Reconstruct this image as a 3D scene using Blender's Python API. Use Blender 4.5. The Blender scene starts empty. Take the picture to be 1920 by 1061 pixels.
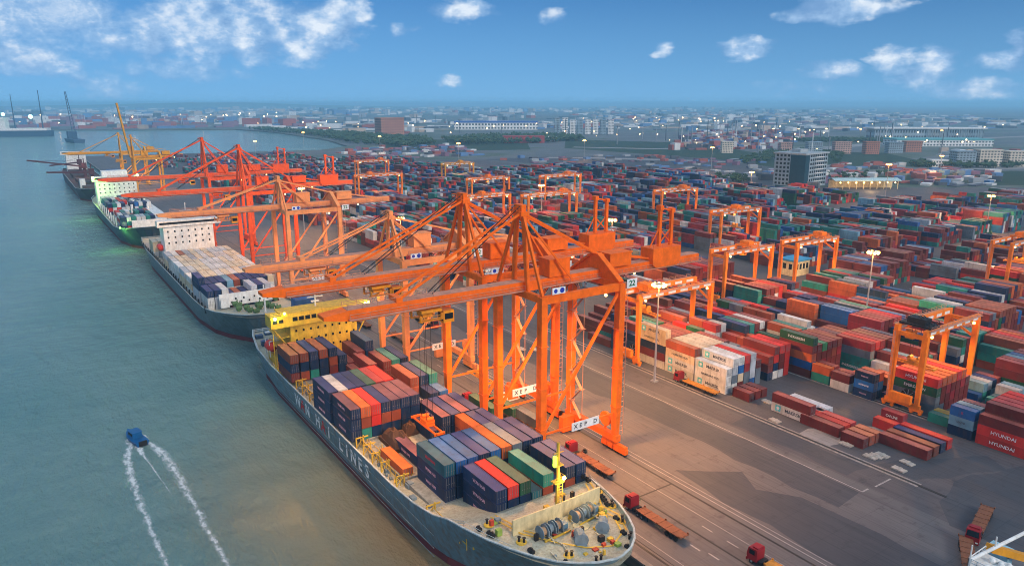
import bpy, bmesh, math, random
from mathutils import Vector, Matrix
import numpy as np
S = bpy.context.scene
COL = S.collection
R = random.Random(7)
rad = math.radians

# ------------------------------------------------------------------ materials
def lin(c):
    return tuple(((v / 255) / 12.92 if v / 255 <= .04045 else ((v / 255 + .055) / 1.055) ** 2.4) for v in c)

def newmat(name):
    m = bpy.data.materials.new(name); m.use_nodes = True
    nt = m.node_tree; b = nt.nodes['Principled BSDF']
    return m, nt, b

def N(nt, t, **kw):
    n = nt.nodes.new(t)
    for k, v in kw.items(): setattr(n, k, v)
    return n

def mixc(nt, fac, a, b, mode='MIX'):
    n = N(nt, 'ShaderNodeMix', data_type='RGBA', blend_type=mode)
    for s, v in ((n.inputs[0], fac), (n.inputs[6], a), (n.inputs[7], b)):
        if hasattr(v, 'is_output'): nt.links.new(v, s)
        elif isinstance(v, (int, float)): s.default_value = v
        else: s.default_value = (*v[:3], 1)
    return n.outputs[2]

def ramp(nt, inp, stops):
    r = N(nt, 'ShaderNodeValToRGB')
    e = r.color_ramp.elements
    while len(e) < len(stops): e.new(.5)
    for i, (p, c) in enumerate(stops):
        e[i].position = p; e[i].color = (*c, 1) if not isinstance(c, (int, float)) else (c, c, c, 1)
    nt.links.new(inp, r.inputs[0])
    return r.outputs[0]

def noise(nt, vec, scale, detail=4, rough=.6):
    n = N(nt, 'ShaderNodeTexNoise'); n.inputs['Scale'].default_value = scale
    n.inputs['Detail'].default_value = detail; n.inputs['Roughness'].default_value = rough
    nt.links.new(vec, n.inputs['Vector'])
    return n.outputs[0]

def mapped(nt, vec, scale=(1, 1, 1), rot=(0, 0, 0)):
    m = N(nt, 'ShaderNodeMapping'); m.inputs['Scale'].default_value = scale; m.inputs['Rotation'].default_value = rot
    nt.links.new(vec, m.inputs['Vector'])
    return m.outputs[0]

def paint(name, rgb, rough=.5, dirt=.35, dirtcol=(.06, .045, .035), scale=.35, metal=0, bump=0, streak=True):
    """painted steel or plain surface: base colour, rain streaks and blotchy wear"""
    m, nt, b = newmat(name)
    tc = N(nt, 'ShaderNodeTexCoord')
    g = N(nt, 'ShaderNodeObjectInfo')
    add = N(nt, 'ShaderNodeVectorMath', operation='ADD')
    sc = N(nt, 'ShaderNodeVectorMath', operation='SCALE'); sc.inputs['Scale'].default_value = 1.0
    cmb = N(nt, 'ShaderNodeCombineXYZ')
    mul = N(nt, 'ShaderNodeMath', operation='MULTIPLY'); mul.inputs[1].default_value = 97.0
    nt.links.new(g.outputs['Random'], mul.inputs[0]); nt.links.new(mul.outputs[0], cmb.inputs[0]); nt.links.new(mul.outputs[0], cmb.inputs[1])
    nt.links.new(tc.outputs['Object'], add.inputs[0]); nt.links.new(cmb.outputs[0], add.inputs[1])
    v = add.outputs[0]
    n1 = noise(nt, mapped(nt, v, (1, 1, .28) if streak else (1, 1, 1)), scale * 3, 5, .65)
    f = ramp(nt, n1, [(.42, 0), (.72, dirt)])
    n2 = noise(nt, v, scale, 3)
    var = ramp(nt, n2, [(.25, .78), (.75, 1.16)])
    c = mixc(nt, 1.0, rgb, var, 'MULTIPLY')
    c = mixc(nt, f, c, dirtcol)
    nt.links.new(c, b.inputs['Base Color'])
    b.inputs['Roughness'].default_value = rough; b.inputs['Metallic'].default_value = metal; b.inputs['Specular IOR Level'].default_value = .14
    return m

def glow(name, rgb, strength):
    m, nt, b = newmat(name)
    b.inputs['Base Color'].default_value = (*rgb, 1)
    b.inputs['Emission Color'].default_value = (*rgb, 1); b.inputs['Emission Strength'].default_value = strength
    return m

# ------------------------------------------------------------------ mesh builder
BOXF = [(0, 3, 2, 1), (4, 5, 6, 7), (0, 1, 5, 4), (1, 2, 6, 5), (2, 3, 7, 6), (3, 0, 4, 7)]
class MB:
    def __init__(s): s.v = []; s.f = []; s.m = []
    def add(s, vs, fs, m=0):
        o = len(s.v); s.v += [tuple(p) for p in vs]
        for f in fs: s.f.append(tuple(o + i for i in f)); s.m.append(m)
    def box(s, x0, x1, y0, y1, z0, z1, m=0):
        s.add([(x0, y0, z0), (x1, y0, z0), (x1, y1, z0), (x0, y1, z0), (x0, y0, z1), (x1, y0, z1), (x1, y1, z1), (x0, y1, z1)], BOXF, m)
    def frustum(s, c0, a0, b0, c1, a1, b1, m=0):
        vs = []
        for c, a, b in ((c0, a0, b0), (c1, a1, b1)):
            vs += [(c[0] - a, c[1] - b, c[2]), (c[0] + a, c[1] - b, c[2]), (c[0] + a, c[1] + b, c[2]), (c[0] - a, c[1] + b, c[2])]
        s.add(vs, BOXF, m)
    def bar(s, p, q, w, h=None, m=0):
        h = h or w
        p = Vector(p); q = Vector(q); d = (q - p)
        if d.length < 1e-6: return
        d.normalize()
        up = Vector((0, 0, 1)) if abs(d.z) < .95 else Vector((0, 1, 0))
        r = d.cross(up).normalized(); u = r.cross(d)
        vs = []
        for c in (p, q):
            vs += [c - r * w / 2 - u * h / 2, c + r * w / 2 - u * h / 2, c + r * w / 2 + u * h / 2, c - r * w / 2 + u * h / 2]
        s.add(vs, [(0, 1, 2, 3), (7, 6, 5, 4), (0, 4, 5, 1), (1, 5, 6, 2), (2, 6, 7, 3), (3, 7, 4, 0)], m)
    def tube(s, p, q, r0, r1=None, n=8, m=0):
        r1 = r0 if r1 is None else r1
        p = Vector(p); q = Vector(q); d = (q - p).normalized()
        up = Vector((0, 0, 1)) if abs(d.z) < .95 else Vector((1, 0, 0))
        a = d.cross(up).normalized(); b = a.cross(d)
        vs = []
        for c, r in ((p, r0), (q, r1)):
            for i in range(n):
                t = 2 * math.pi * i / n
                vs.append(c + a * math.cos(t) * r + b * math.sin(t) * r)
        fs = [(i, n + i, n + (i + 1) % n, (i + 1) % n) for i in range(n)] + [tuple(range(n)), tuple(range(2 * n - 1, n - 1, -1))]
        s.add(vs, fs, m)
    def prism(s, poly, axis, a, b, m=0):
        """poly of 2D points extruded along axis between a and b"""
        def P(u, v, w): return {'x': (w, u, v), 'y': (u, w, v), 'z': (u, v, w)}[axis]
        n = len(poly)
        s.add([P(u, v, a) for u, v in poly] + [P(u, v, b) for u, v in poly],
              [(i, (i + 1) % n, n + (i + 1) % n, n + i) for i in range(n)] + [tuple(range(n - 1, -1, -1)), tuple(range(n, 2 * n))], m)
    def rail(s, pts, h=1.1, t=.09, m=0, step=3.0, mids=2):
        for p, q in zip(pts[:-1], pts[1:]):
            p = Vector(p); q = Vector(q); L = (q - p).length; n = max(1, round(L / step))
            for i in range(n + 1):
                c = p.lerp(q, i / n); s.bar(c, c + Vector((0, 0, h)), t, t, m)
            for k in range(1, mids + 1):
                z = Vector((0, 0, h * k / mids)); s.bar(p + z, q + z, t, t, m)
    def ball(s, c, r, m=0, n=8, k=5, sz=1):
        vs = [(c[0], c[1], c[2] - r * sz)]; fs = []
        for j in range(1, k):
            t = -math.pi / 2 + math.pi * j / k
            for i in range(n):
                a = 2 * math.pi * i / n
                vs.append((c[0] + r * math.cos(t) * math.cos(a), c[1] + r * math.cos(t) * math.sin(a), c[2] + r * math.sin(t) * sz))
        vs.append((c[0], c[1], c[2] + r * sz))
        for i in range(n): fs.append((0, 1 + (i + 1) % n, 1 + i))
        for j in range(k - 2):
            for i in range(n):
                a = 1 + j * n; fs.append((a + i, a + (i + 1) % n, a + n + (i + 1) % n, a + n + i))
        a = 1 + (k - 2) * n
        for i in range(n): fs.append((a + i, a + (i + 1) % n, len(vs) - 1))
        s.add(vs, fs, m)
    def mesh(s, name, mats):
        me = bpy.data.meshes.new(name)
        me.from_pydata(s.v, [], s.f)
        mats = mats if isinstance(mats, (list, tuple)) else [mats]
        for x in mats: me.materials.append(x)
        if len(mats) > 1: me.polygons.foreach_set('material_index', s.m)
        bm = bmesh.new(); bm.from_mesh(me); bmesh.ops.recalc_face_normals(bm, faces=bm.faces); bm.to_mesh(me); bm.free()
        return me
    def build(s, name, mats, parent=None, loc=None):
        return link(name, s.mesh(name, mats), parent, loc)

def link(name, me, parent=None, loc=None):
    o = bpy.data.objects.new(name, me); COL.objects.link(o)
    if parent: o.parent = parent
    if loc: o.location = loc
    return o

_em = {}
def each(name, mat, parent, boxes):
    """every box (x0,x1,y0,y1,z0,z1) becomes an object of its own; equal sizes share one mesh"""
    for x0, x1, y0, y1, z0, z1 in boxes:
        k = (name, mat.name, round(x1 - x0, 2), round(y1 - y0, 2), round(z1 - z0, 2))
        if k not in _em:
            b = MB(); b.box(-(x1 - x0) / 2, (x1 - x0) / 2, -(y1 - y0) / 2, (y1 - y0) / 2, -(z1 - z0) / 2, (z1 - z0) / 2); _em[k] = b.mesh(name, mat)
        link(name, _em[k], parent, ((x0 + x1) / 2, (y0 + y1) / 2, (z0 + z1) / 2))
def balls(name, mat, parent, pts):
    for x, y, z, r in pts:
        k = (name, mat.name, r)
        if k not in _em:
            b = MB(); b.ball((0, 0, 0), r, n=8, k=5); _em[k] = b.mesh(name, mat)
        link(name, _em[k], parent, (x, y, z))

def tag(o, label=None, cat=None, group=None, kind=None):
    if label: o['label'] = label
    if cat: o['category'] = cat
    if group: o['group'] = group
    if kind: o['kind'] = kind
    return o

def empty(name, loc=(0, 0, 0), rz=0, label=None, cat=None, group=None):
    o = bpy.data.objects.new(name, None); COL.objects.link(o)
    o.location = loc; o.rotation_euler = (0, 0, rz); o.empty_display_size = .5
    return tag(o, label, cat, group)

_tc = {}
def textmesh(txt, size, mat, bold=.0, space=1.0):
    key = (txt, size, mat.name, bold, space)
    if key in _tc: return _tc[key]
    cu = bpy.data.curves.new('lettering', 'FONT'); cu.body = txt; cu.size = size; cu.extrude = .012
    cu.align_x = 'CENTER'; cu.align_y = 'CENTER'; cu.offset = bold; cu.space_character = space; cu.resolution_u = 2
    o = bpy.data.objects.new('lettering', cu); COL.objects.link(o)
    dg = bpy.context.evaluated_depsgraph_get()
    me = bpy.data.meshes.new_from_object(o.evaluated_get(dg))
    COL.objects.unlink(o); bpy.data.objects.remove(o)
    me.materials.clear(); me.materials.append(mat)
    _tc[key] = me
    return me

def text(txt, size, mat, loc, face='-x', parent=None, bold=.0, sx=1, name='lettering', space=1.0):
    o = link(name, textmesh(txt, size, mat, bold, space), parent)
    o.location = loc
    o.rotation_euler = {'-x': (rad(90), 0, rad(-90)), '-y': (rad(90), 0, 0), '+z': (0, 0, 0)}[face]
    o.scale = (sx, 1, 1)
    return o

def light(name, kind, loc, energy, color, parent=None, rot=None, spot=None, size=.5, blend=.6):
    l = bpy.data.lights.new(name, kind); l.energy = energy; l.color = color
    if kind == 'SPOT': l.spot_size = rad(spot); l.spot_blend = blend
    if kind in ('POINT', 'SPOT'): l.shadow_soft_size = size
    o = bpy.data.objects.new(name, l); COL.objects.link(o); o.location = loc
    if rot: o.rotation_euler = rot
    if parent: o.parent = parent
    return o

ORD = ['first', 'second', 'third', 'fourth', 'fifth', 'sixth', 'seventh', 'eighth', 'ninth', 'tenth', 'eleventh', 'twelfth', 'thirteenth', 'fourteenth', 'fifteenth', 'sixteenth']

# ------------------------------------------------------------------ camera
CAMZ = 85.0
cam = bpy.data.cameras.new('camera'); camo = bpy.data.objects.new('camera', cam); COL.objects.link(camo)
FPX = 1360.0; YH = 193.0; VX = 12.0
pitch = math.atan((530.5 - YH) / FPX)
yaw = math.atan((960 - VX) / (FPX / math.cos(pitch)))
cam.sensor_width = 36; cam.lens = 36 * FPX / 1920; cam.clip_start = .5; cam.clip_end = 90000
camo.location = (0, 0, CAMZ); camo.rotation_euler = (rad(90) - pitch, 0, -yaw)
S.camera = camo
# ------------------------------------------------------------------ sky, sun, air
SUN_EL, SUN_AZ = 29.0, 176.0      # degrees; azimuth clockwise from +Y (behind the viewer's right shoulder)
W = bpy.data.worlds.new('World'); S.world = W; W.use_nodes = True
nt = W.node_tree; bg = nt.nodes['Background']
tc = N(nt, 'ShaderNodeTexCoord')
lift = N(nt, 'ShaderNodeVectorMath', operation='ADD'); lift.inputs[1].default_value = (0, 0, .30)
nt.links.new(tc.outputs['Generated'], lift.inputs[0])
nrm = N(nt, 'ShaderNodeVectorMath', operation='NORMALIZE'); nt.links.new(lift.outputs[0], nrm.inputs[0])
sky = N(nt, 'ShaderNodeTexSky', sky_type='NISHITA'); sky.sun_disc = False
sky.sun_elevation = rad(SUN_EL); sky.sun_rotation = rad(SUN_AZ)
sky.air_density = 1.0; sky.dust_density = .3; sky.ozone_density = 3.0
nt.links.new(nrm.outputs[0], sky.inputs['Vector'])
sep = N(nt, 'ShaderNodeSeparateXYZ'); nt.links.new(tc.outputs['Generated'], sep.inputs[0])
skyc = mixc(nt, 1.0, sky.outputs[0], (.92, 1.66, 2.02), 'MULTIPLY')
skyc = mixc(nt, ramp(nt, sep.outputs[2], [(0, .8), (.05, .45), (.13, .0)]), skyc, (2.9, 6.6, 10.6))
def M(op, a, b=None):
    n = N(nt, 'ShaderNodeMath', operation=op)
    for i, v in enumerate((a, b)):
        if v is None: continue
        if isinstance(v, (int, float)): n.inputs[i].default_value = v
        else: nt.links.new(v, n.inputs[i])
    return n.outputs[0]
az = M('MULTIPLY', M('ARCTAN2', sep.outputs[0], sep.outputs[1]), 180 / math.pi)
el = M('MULTIPLY', M('ARCSINE', sep.outputs[2]), 180 / math.pi)
CLOUDS = [(3.58, 5.73, 3.98, 1.44, 1.0), (0.95, 5.25, 3.48, 1.56, 1.0), (1.76, 2.9, 2.97, 1.13, 0.9), (5.8, 4.27, 0.69, 0.47, 0.8), (10.37, 4.89, 3.43, 1.88, 1.15), (10.86, 6.44, 2.04, 1.01, 1.1), (13.83, 5.36, 3.95, 2.09, 1.1), (18.41, 3.86, 2.64, 1.1, 0.85), (20.39, 5.55, 2.66, 1.62, 1.15), (21.59, 6.66, 1.9, 0.9, 1.1), (15.43, 3.26, 1.83, 0.65, 0.8), (12.92, 6.71, 2.81, 0.86, 1.0), (6.1, 1.5, 2.92, 1.2, 0.45), (10.1, 2.26, 3.82, 0.88, 0.45), (21.83, 4.1, 0.69, 0.56, 0.6), (30.51, 6.62, 2.46, 0.73, 1.0), (36.86, 6.15, 0.87, 0.63, 0.8), (25.94, 5.17, 0.86, 0.56, 0.45), (29.54, 1.49, 1.05, 0.35, 0.5), (57.16, 6.18, 3.75, 0.82, 1.25), (55.93, 6.68, 2.02, 0.68, 1.2), (51.25, 3.58, 1.64, 0.73, 0.9), (45.58, 3.74, 0.62, 0.34, 0.4), (57.04, 2.28, 1.69, 0.85, 0.75), (60.95, 2.89, 1.43, 0.89, 1.0), (63.31, 2.76, 1.36, 0.94, 1.0), (62.34, 1.84, 1.85, 0.86, 0.7), (67.0, 2.72, 1.67, 0.65, 0.8), (67.61, 3.34, 0.97, 0.96, 1.1), (54.35, 1.04, 2.47, 0.59, 0.4), (65.5, 0.94, 2.59, 0.54, 0.45), (4.01, 4.46, 3.72, 1.63, 0.7), (16.29, 4.9, 2.2, 2.13, 0.8),
          (-14, 6, 6, 3, 1), (-30, 9, 8, 3, 1.1), (85, 7, 9, 3, 1), (110, 9, 8, 4, 1)]
wv3 = N(nt, 'ShaderNodeCombineXYZ'); nt.links.new(M('MULTIPLY', az, .16), wv3.inputs[0]); nt.links.new(M('MULTIPLY', el, .42), wv3.inputs[1])
wn = N(nt, 'ShaderNodeTexNoise'); wn.inputs['Scale'].default_value = 2.0; wn.inputs['Detail'].default_value = 3; nt.links.new(wv3.outputs[0], wn.inputs['Vector'])
ws = N(nt, 'ShaderNodeSeparateColor'); nt.links.new(wn.outputs['Color'], ws.inputs[0])
az0_, el0_ = az, el
az = M('ADD', az, M('MULTIPLY', M('SUBTRACT', ws.outputs[0], .5), 4.2)); el = M('ADD', el, M('MULTIPLY', M('SUBTRACT', ws.outputs[1], .5), 1.5))
cld = None
for a0, e0, ra, re, s in CLOUDS:
    dx = M('MULTIPLY', M('SUBTRACT', az, a0), 1 / (ra * 1.2)); dy = M('MULTIPLY', M('SUBTRACT', el, e0), 1 / (re * 1.2))
    d = M('ADD', M('MULTIPLY', dx, dx), M('MULTIPLY', dy, dy))
    v = M('MULTIPLY', M('SUBTRACT', 1.0, d), s)
    cld = v if cld is None else M('MAXIMUM', cld, v)
cld = M('MAXIMUM', cld, -.8); az, el = az0_, el0_
cv = N(nt, 'ShaderNodeCombineXYZ'); nt.links.new(M('MULTIPLY', az, .36), cv.inputs[0]); nt.links.new(M('MULTIPLY', el, .52), cv.inputs[1])
n1 = noise(nt, cv.outputs[0], .78, 12, .60)
cv2 = N(nt, 'ShaderNodeCombineXYZ'); nt.links.new(M('ADD', M('MULTIPLY', az, .36), .10), cv2.inputs[0]); nt.links.new(M('ADD', M('MULTIPLY', el, .52), .26), cv2.inputs[1])
n2 = noise(nt, cv2.outputs[0], .72, 5, .54)
dens = M('ADD', M('MULTIPLY', cld, 1.1), M('MULTIPLY', M('SUBTRACT', n1, .5), 3.0))
cf = ramp(nt, dens, [(-.0, 0), (.16, .12), (.5, .5), (1.0, .92)])
shade = M('ADD', M('MULTIPLY', M('SUBTRACT', n1, n2), 2.6), M('ADD', M('MULTIPLY', dens, .34), .18))
cc = ramp(nt, shade, [(.0, (2.6, 4.8, 8.2)), (.45, (4.4, 6.8, 10.0)), (.95, (10.2, 11.2, 12.2))])
cc = mixc(nt, 1.0, cc, (1.12, 1.12, 1.14), 'MULTIPLY')
skyc = mixc(nt, cf, skyc, cc)
sky_fill = ramp(nt, M('ADD', M('MULTIPLY', el, 1 / 90), M('MULTIPLY', M('SUBTRACT', n1, .5), .12)), [(.13, 0), (.34, .8)])  # brighter sky above the view, added to light the haze and scene
skyc = mixc(nt, sky_fill, skyc, (8.2, 11.0, 14.5))
nt.links.new(skyc, bg.inputs[0]); bg.inputs[1].default_value = .053

sun = bpy.data.lights.new('sun', 'SUN'); sun.energy = 1.6; sun.angle = rad(14); sun.color = (1, .86, .74)
suno = bpy.data.objects.new('sun', sun); COL.objects.link(suno)
dx, dy, dz = math.sin(rad(SUN_AZ)) * math.cos(rad(SUN_EL)), math.cos(rad(SUN_AZ)) * math.cos(rad(SUN_EL)), math.sin(rad(SUN_EL))
suno.rotation_euler = Vector((dx, dy, dz)).to_track_quat('Z', 'Y').to_euler()
S.view_settings.view_transform = 'Standard'; S.view_settings.look = 'None'; S.view_settings.exposure = .46; S.view_settings.gamma = 1

HZ = MB(); HZ.box(-31000, 31000, -2500, 31000, -9, 102)
hz = HZ.build('haze', bpy.data.materials.new('haze')); tag(hz, kind='stuff')
hm = hz.data.materials[0]; hm.use_nodes = True; hn = hm.node_tree; hn.nodes.remove(hn.nodes['Principled BSDF'])
pv = N(hn, 'ShaderNodeVolumePrincipled'); pv.inputs['Color'].default_value = (.40, .78, 1.0, 1)
pv.inputs['Density'].default_value = .000145; pv.inputs['Anisotropy'].default_value = .1
hn.links.new(pv.outputs[0], hn.nodes['Material Output'].inputs['Volume'])

# ------------------------------------------------------------------ ground, water
WZ = -3.0
QX = 88.6
def jag(poly, amp=.55, step=5.0, seed=1):
    r_ = random.Random(seed); out = []
    for (x0, y0), (x1, y1) in zip(poly, poly[1:] + poly[:1]):
        L = math.hypot(x1 - x0, y1 - y0); n = max(1, min(40, int(L / step)))
        for k in range(n):
            t = k / n; o_ = r_.choice((0, 0, amp, -amp)) * r_.random() if k else 0
            out.append((x0 + (x1 - x0) * t - (y1 - y0) / L * o_, y0 + (y1 - y0) * t + (x1 - x0) / L * o_))
    return out
def sheet(name, poly, z, mat, kind='structure'):
    me = bpy.data.meshes.new(name); bm = bmesh.new()
    bm.faces.new([bm.verts.new((x, y, z)) for x, y in poly])
    bmesh.ops.triangulate(bm, faces=bm.faces); bmesh.ops.recalc_face_normals(bm, faces=bm.faces)
    for f in bm.faces:
        if f.normal.z < 0: f.normal_flip()
    bm.to_mesh(me); bm.free(); me.materials.append(mat)
    return tag(link(name, me), kind=kind)

# river
m, nt, b = newmat('water'); WATER = m
tc = N(nt, 'ShaderNodeTexCoord'); v = tc.outputs['Object']
water_noise = noise(nt, mapped(nt, v, (.014, .007, 1), (0, 0, .2)), 1.0, 8, .66)
gp = N(nt, 'ShaderNodeSeparateXYZ'); nt.links.new(v, gp.inputs[0])
def MM(nt, op, a, b=None, c=None):
    n = N(nt, 'ShaderNodeMath', operation=op)
    for i, x in enumerate((a, b, c)):
        if x is None: continue
        if isinstance(x, (int, float)): n.inputs[i].default_value = x
        else: nt.links.new(x, n.inputs[i])
    return n.outputs[0]
# lamp glow on muddy water by the near ship, painted brown in its colour
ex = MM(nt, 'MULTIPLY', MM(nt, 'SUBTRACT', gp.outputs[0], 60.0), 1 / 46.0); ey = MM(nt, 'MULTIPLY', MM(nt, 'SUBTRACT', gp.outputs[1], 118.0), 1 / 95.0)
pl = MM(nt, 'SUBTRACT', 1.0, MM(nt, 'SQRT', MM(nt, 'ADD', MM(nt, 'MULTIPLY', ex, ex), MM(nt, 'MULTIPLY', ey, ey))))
pl = MM(nt, 'ADD', pl, MM(nt, 'MULTIPLY', MM(nt, 'SUBTRACT', water_noise, .5), 1.1))
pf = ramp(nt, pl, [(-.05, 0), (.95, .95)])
base = mixc(nt, ramp(nt, water_noise, [(.3, 0), (.7, 1)]), (.115, .24, .225), (.21, .31, .28))
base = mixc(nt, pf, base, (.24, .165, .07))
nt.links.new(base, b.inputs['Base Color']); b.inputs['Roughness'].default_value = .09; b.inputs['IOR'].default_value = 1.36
w1 = noise(nt, mapped(nt, v, (1, .38, 1), (0, 0, .5)), .26, 8, .68)
w2 = noise(nt, mapped(nt, v, (.3, 1, 1), (0, 0, -.2)), .06, 3, .5)
hh = MM(nt, 'ADD', MM(nt, 'MULTIPLY', w1, .9), MM(nt, 'MULTIPLY', w2, .9))
bp = N(nt, 'ShaderNodeBump'); bp.inputs['Strength'].default_value = 1.0; bp.inputs['Distance'].default_value = 3.4
nt.links.new(hh, bp.inputs['Height']); nt.links.new(bp.outputs[0], b.inputs['Normal'])
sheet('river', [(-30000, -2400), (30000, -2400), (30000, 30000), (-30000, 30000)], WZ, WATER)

# land sheet with quay walls
LAND = [(QX, -2300), (QX, 1392), (470, 1330), (560, 1420), (620, 1700), (655, 2250), (620, 2560), (300, 2700), (-30, 2940), (-500, 3300), (-2500, 4600), (-9000, 9500), (-29000, 14000), (-29000, 29500), (29500, 29500), (29500, -2300)]
m, nt, b = newmat('ground'); GROUND = m
tc = N(nt, 'ShaderNodeTexCoord'); v = tc.outputs['Object']
big = noise(nt, mapped(nt, v, (.0016, .0035, 1)), 1.0, 6, .62)
mid = noise(nt, mapped(nt, v, (.012, .016, 1)), 1.0, 6, .65)
cold = ramp(nt, big, [(.36, (.035, .062, .035)), (.47, (.06, .085, .05)), (.5, (.10, .105, .105)), (.6, (.06, .07, .075)), (.66, (.045, .07, .04))])
cold = mixc(nt, ramp(nt, mid, [(.42, 0), (.68, .7)]), cold, (.14, .14, .145))
nt.links.new(cold, b.inputs['Base Color']); b.inputs['Roughness'].default_value = .9
me = bpy.data.meshes.new('ground'); bm = bmesh.new()
top = [bm.verts.new((x, y, 0)) for x, y in LAND]; bot = [bm.verts.new((x, y, -8)) for x, y in LAND]
f0 = bm.faces.new(top)
for i in range(len(LAND)): j = (i + 1) % len(LAND); bm.faces.new((top[i], top[j], bot[j], bot[i]))
bmesh.ops.triangulate(bm, faces=[f0]); bmesh.ops.recalc_face_normals(bm, faces=bm.faces); bm.to_mesh(me); bm.free()
me.materials.append(GROUND); tag(link('ground', me), kind='structure')

def asphalt(name, rgb, wear=.3, wearcol=(.2, .19, .18), rough=.72, oil=.5):
    m, nt, b = newmat(name)
    tc = N(nt, 'ShaderNodeTexCoord'); v = tc.outputs['Object']
    a = noise(nt, mapped(nt, v, (1, .35, 1)), .09, 6, .65)
    t = noise(nt, mapped(nt, v, (1.6, .16, 1)), .35, 4, .6)
    o = noise(nt, v, .33, 5, .7)
    c = mixc(nt, ramp(nt, a, [(.35, 0), (.7, wear)]), rgb, wearcol)
    c = mixc(nt, ramp(nt, t, [(.52, 0), (.75, .35)]), c, tuple(x * .55 for x in rgb))
    tk = noise(nt, mapped(nt, v, (2.4, .035, 1)), 1.0, 3, .5)
    c = mixc(nt, ramp(nt, tk, [(.50, 0), (.72, .5)]), c, tuple(x * .5 for x in rgb))
    br = N(nt, 'ShaderNodeTexBrick'); br.offset = 0.0; br.inputs['Scale'].default_value = 1.0; br.inputs['Mortar Size'].default_value = .012; br.inputs['Brick Width'].default_value = 7.0; br.inputs['Row Height'].default_value = 9.0
    br.inputs['Mortar Size'].default_value = .09; br.inputs['Mortar Smooth'].default_value = .3
    for i_, g_ in (('Color1', .92), ('Color2', 1.08), ('Mortar', .6)): br.inputs[i_].default_value = (g_, g_, g_, 1)
    nt.links.new(v, br.inputs['Vector'])
    c = mixc(nt, .4, c, br.outputs[0], 'MULTIPLY')
    c = mixc(nt, ramp(nt, o, [(.56, 0), (.72, oil)]), c, (.02, .018, .017))
    nt.links.new(c, b.inputs['Base Color']); b.inputs['Roughness'].default_value = rough; b.inputs['Specular IOR Level'].default_value = .25
    return m
YARD = asphalt('yard_asphalt', (.070, .065, .072), .6, (.125, .11, .11))
APRON = asphalt('apron_concrete', (.100, .092, .096), .6, (.155, .138, .135))
DARK = asphalt('dark_asphalt', (.050, .052, .062), .6, (.085, .083, .09), oil=.4)
PALE = asphalt('pale_concrete', (.27, .25, .24), .5, (.24, .21, .2))
LINE = paint('road_marking_white', (.36, .35, .34), .75, .9, (.15, .13, .12), .9, streak=False)
RAILM = paint('rail_steel', (.03, .026, .025), .5, .2)
PORT = [(QX + .02, -200), (QX + .02, 1390), (340, 1340), (447, 1060), (520, 1010), (590, 960), (610, 760), (634, 611), (649, 470), (720, 420), (850, 332), (1000, 210), (1000, -200)]
sheet('port_yard', PORT, .004, YARD)
sheet('apron', [(QX + .03, -190), (QX + .03, 1385), (151, 1370), (151, -190)], .008, APRON)
PA = [[(117, -150), (118.5, 64), (119.5, 98), (120.5, 108.5), (126, 104), (133, 99), (129, 92), (134.5, 84), (135.5, 66), (133.5, -150)],
      [(137.5, 77), (136.9, 120), (135.2, 160), (134, 205), (133, 262), (146.6, 262), (146.8, 160), (147, 78)],
      [(133.6, 270), (133, 420), (147, 420), (147, 272)], [(117.2, 190), (117, 238), (124, 240), (125, 189)]]
for p in PA: sheet('asphalt_patch', jag(p, 1.0, 5, int(p[0][0])), .012, DARK)
sheet('asphalt_patch', jag([(150.6, -150), (150.2, 60), (158, 66), (176, 68), (200, 60), (320, 56), (330, -150)], 1.6, 6), .012, DARK)
sheet('asphalt_patch', jag([(152, 84), (152, 118), (160, 119), (160, 83)], 1.2, 4), .012, DARK)
sheet('asphalt_patch', jag([(163, 74), (163, 83), (174, 80), (190, 70), (186, 64)], 1.2, 4), .013, DARK)
sheet('concrete_pad', [(162, 95.5), (162, 104), (167, 104.5), (182, 96), (186, 90), (180, 90)], .012, PALE)
# open ground beyond the stacks
sheet('open_lot', [(640, 640), (655, 480), (770, 420), (830, 520), (1010, 700), (860, 900), (700, 960), (600, 960)], .008, DARK)
sheet('road', [(690, 930), (735, 905), (840, 757), (905, 640), (935, 560), (950, 565), (915, 660), (860, 775), (770, 905), (715, 950)], .012, PALE)
sheet('road', [(690, 560), (1180, 400), (1600, 250), (1602, 268), (1180, 424), (700, 585)], .014, PALE)
sheet('road', [(1010, 740), (1500, 860), (2600, 820), (2600, 850), (1490, 890), (1000, 770)], .012, PALE)
GRASS = asphalt('grass_field', (.018, .042, .022), .6, (.035, .06, .03), .9, .3)
sheet('grass_field', [(840, 480), (1060, 420), (1180, 300), (1010, 240), (870, 345), (760, 425)], .016, GRASS)
sheet('grass_field', [(960, 640), (1180, 800), (1260, 700), (1060, 500), (960, 570)], .012, GRASS)
sheet('grass_field', [(1090, 1384), (1234, 1115), (1045, 770), (850, 620), (900, 760), (880, 1120)], .018, GRASS)
sheet('grass_field', [(740, 1640), (1000, 1420), (800, 1120), (620, 1180), (600, 1330)], .018, GRASS)
sheet('road', [(905, 1130), (1000, 1000), (1300, 860), (1640, 790), (1640, 806), (1310, 880), (1015, 1020), (925, 1145)], .022, PALE)
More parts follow.
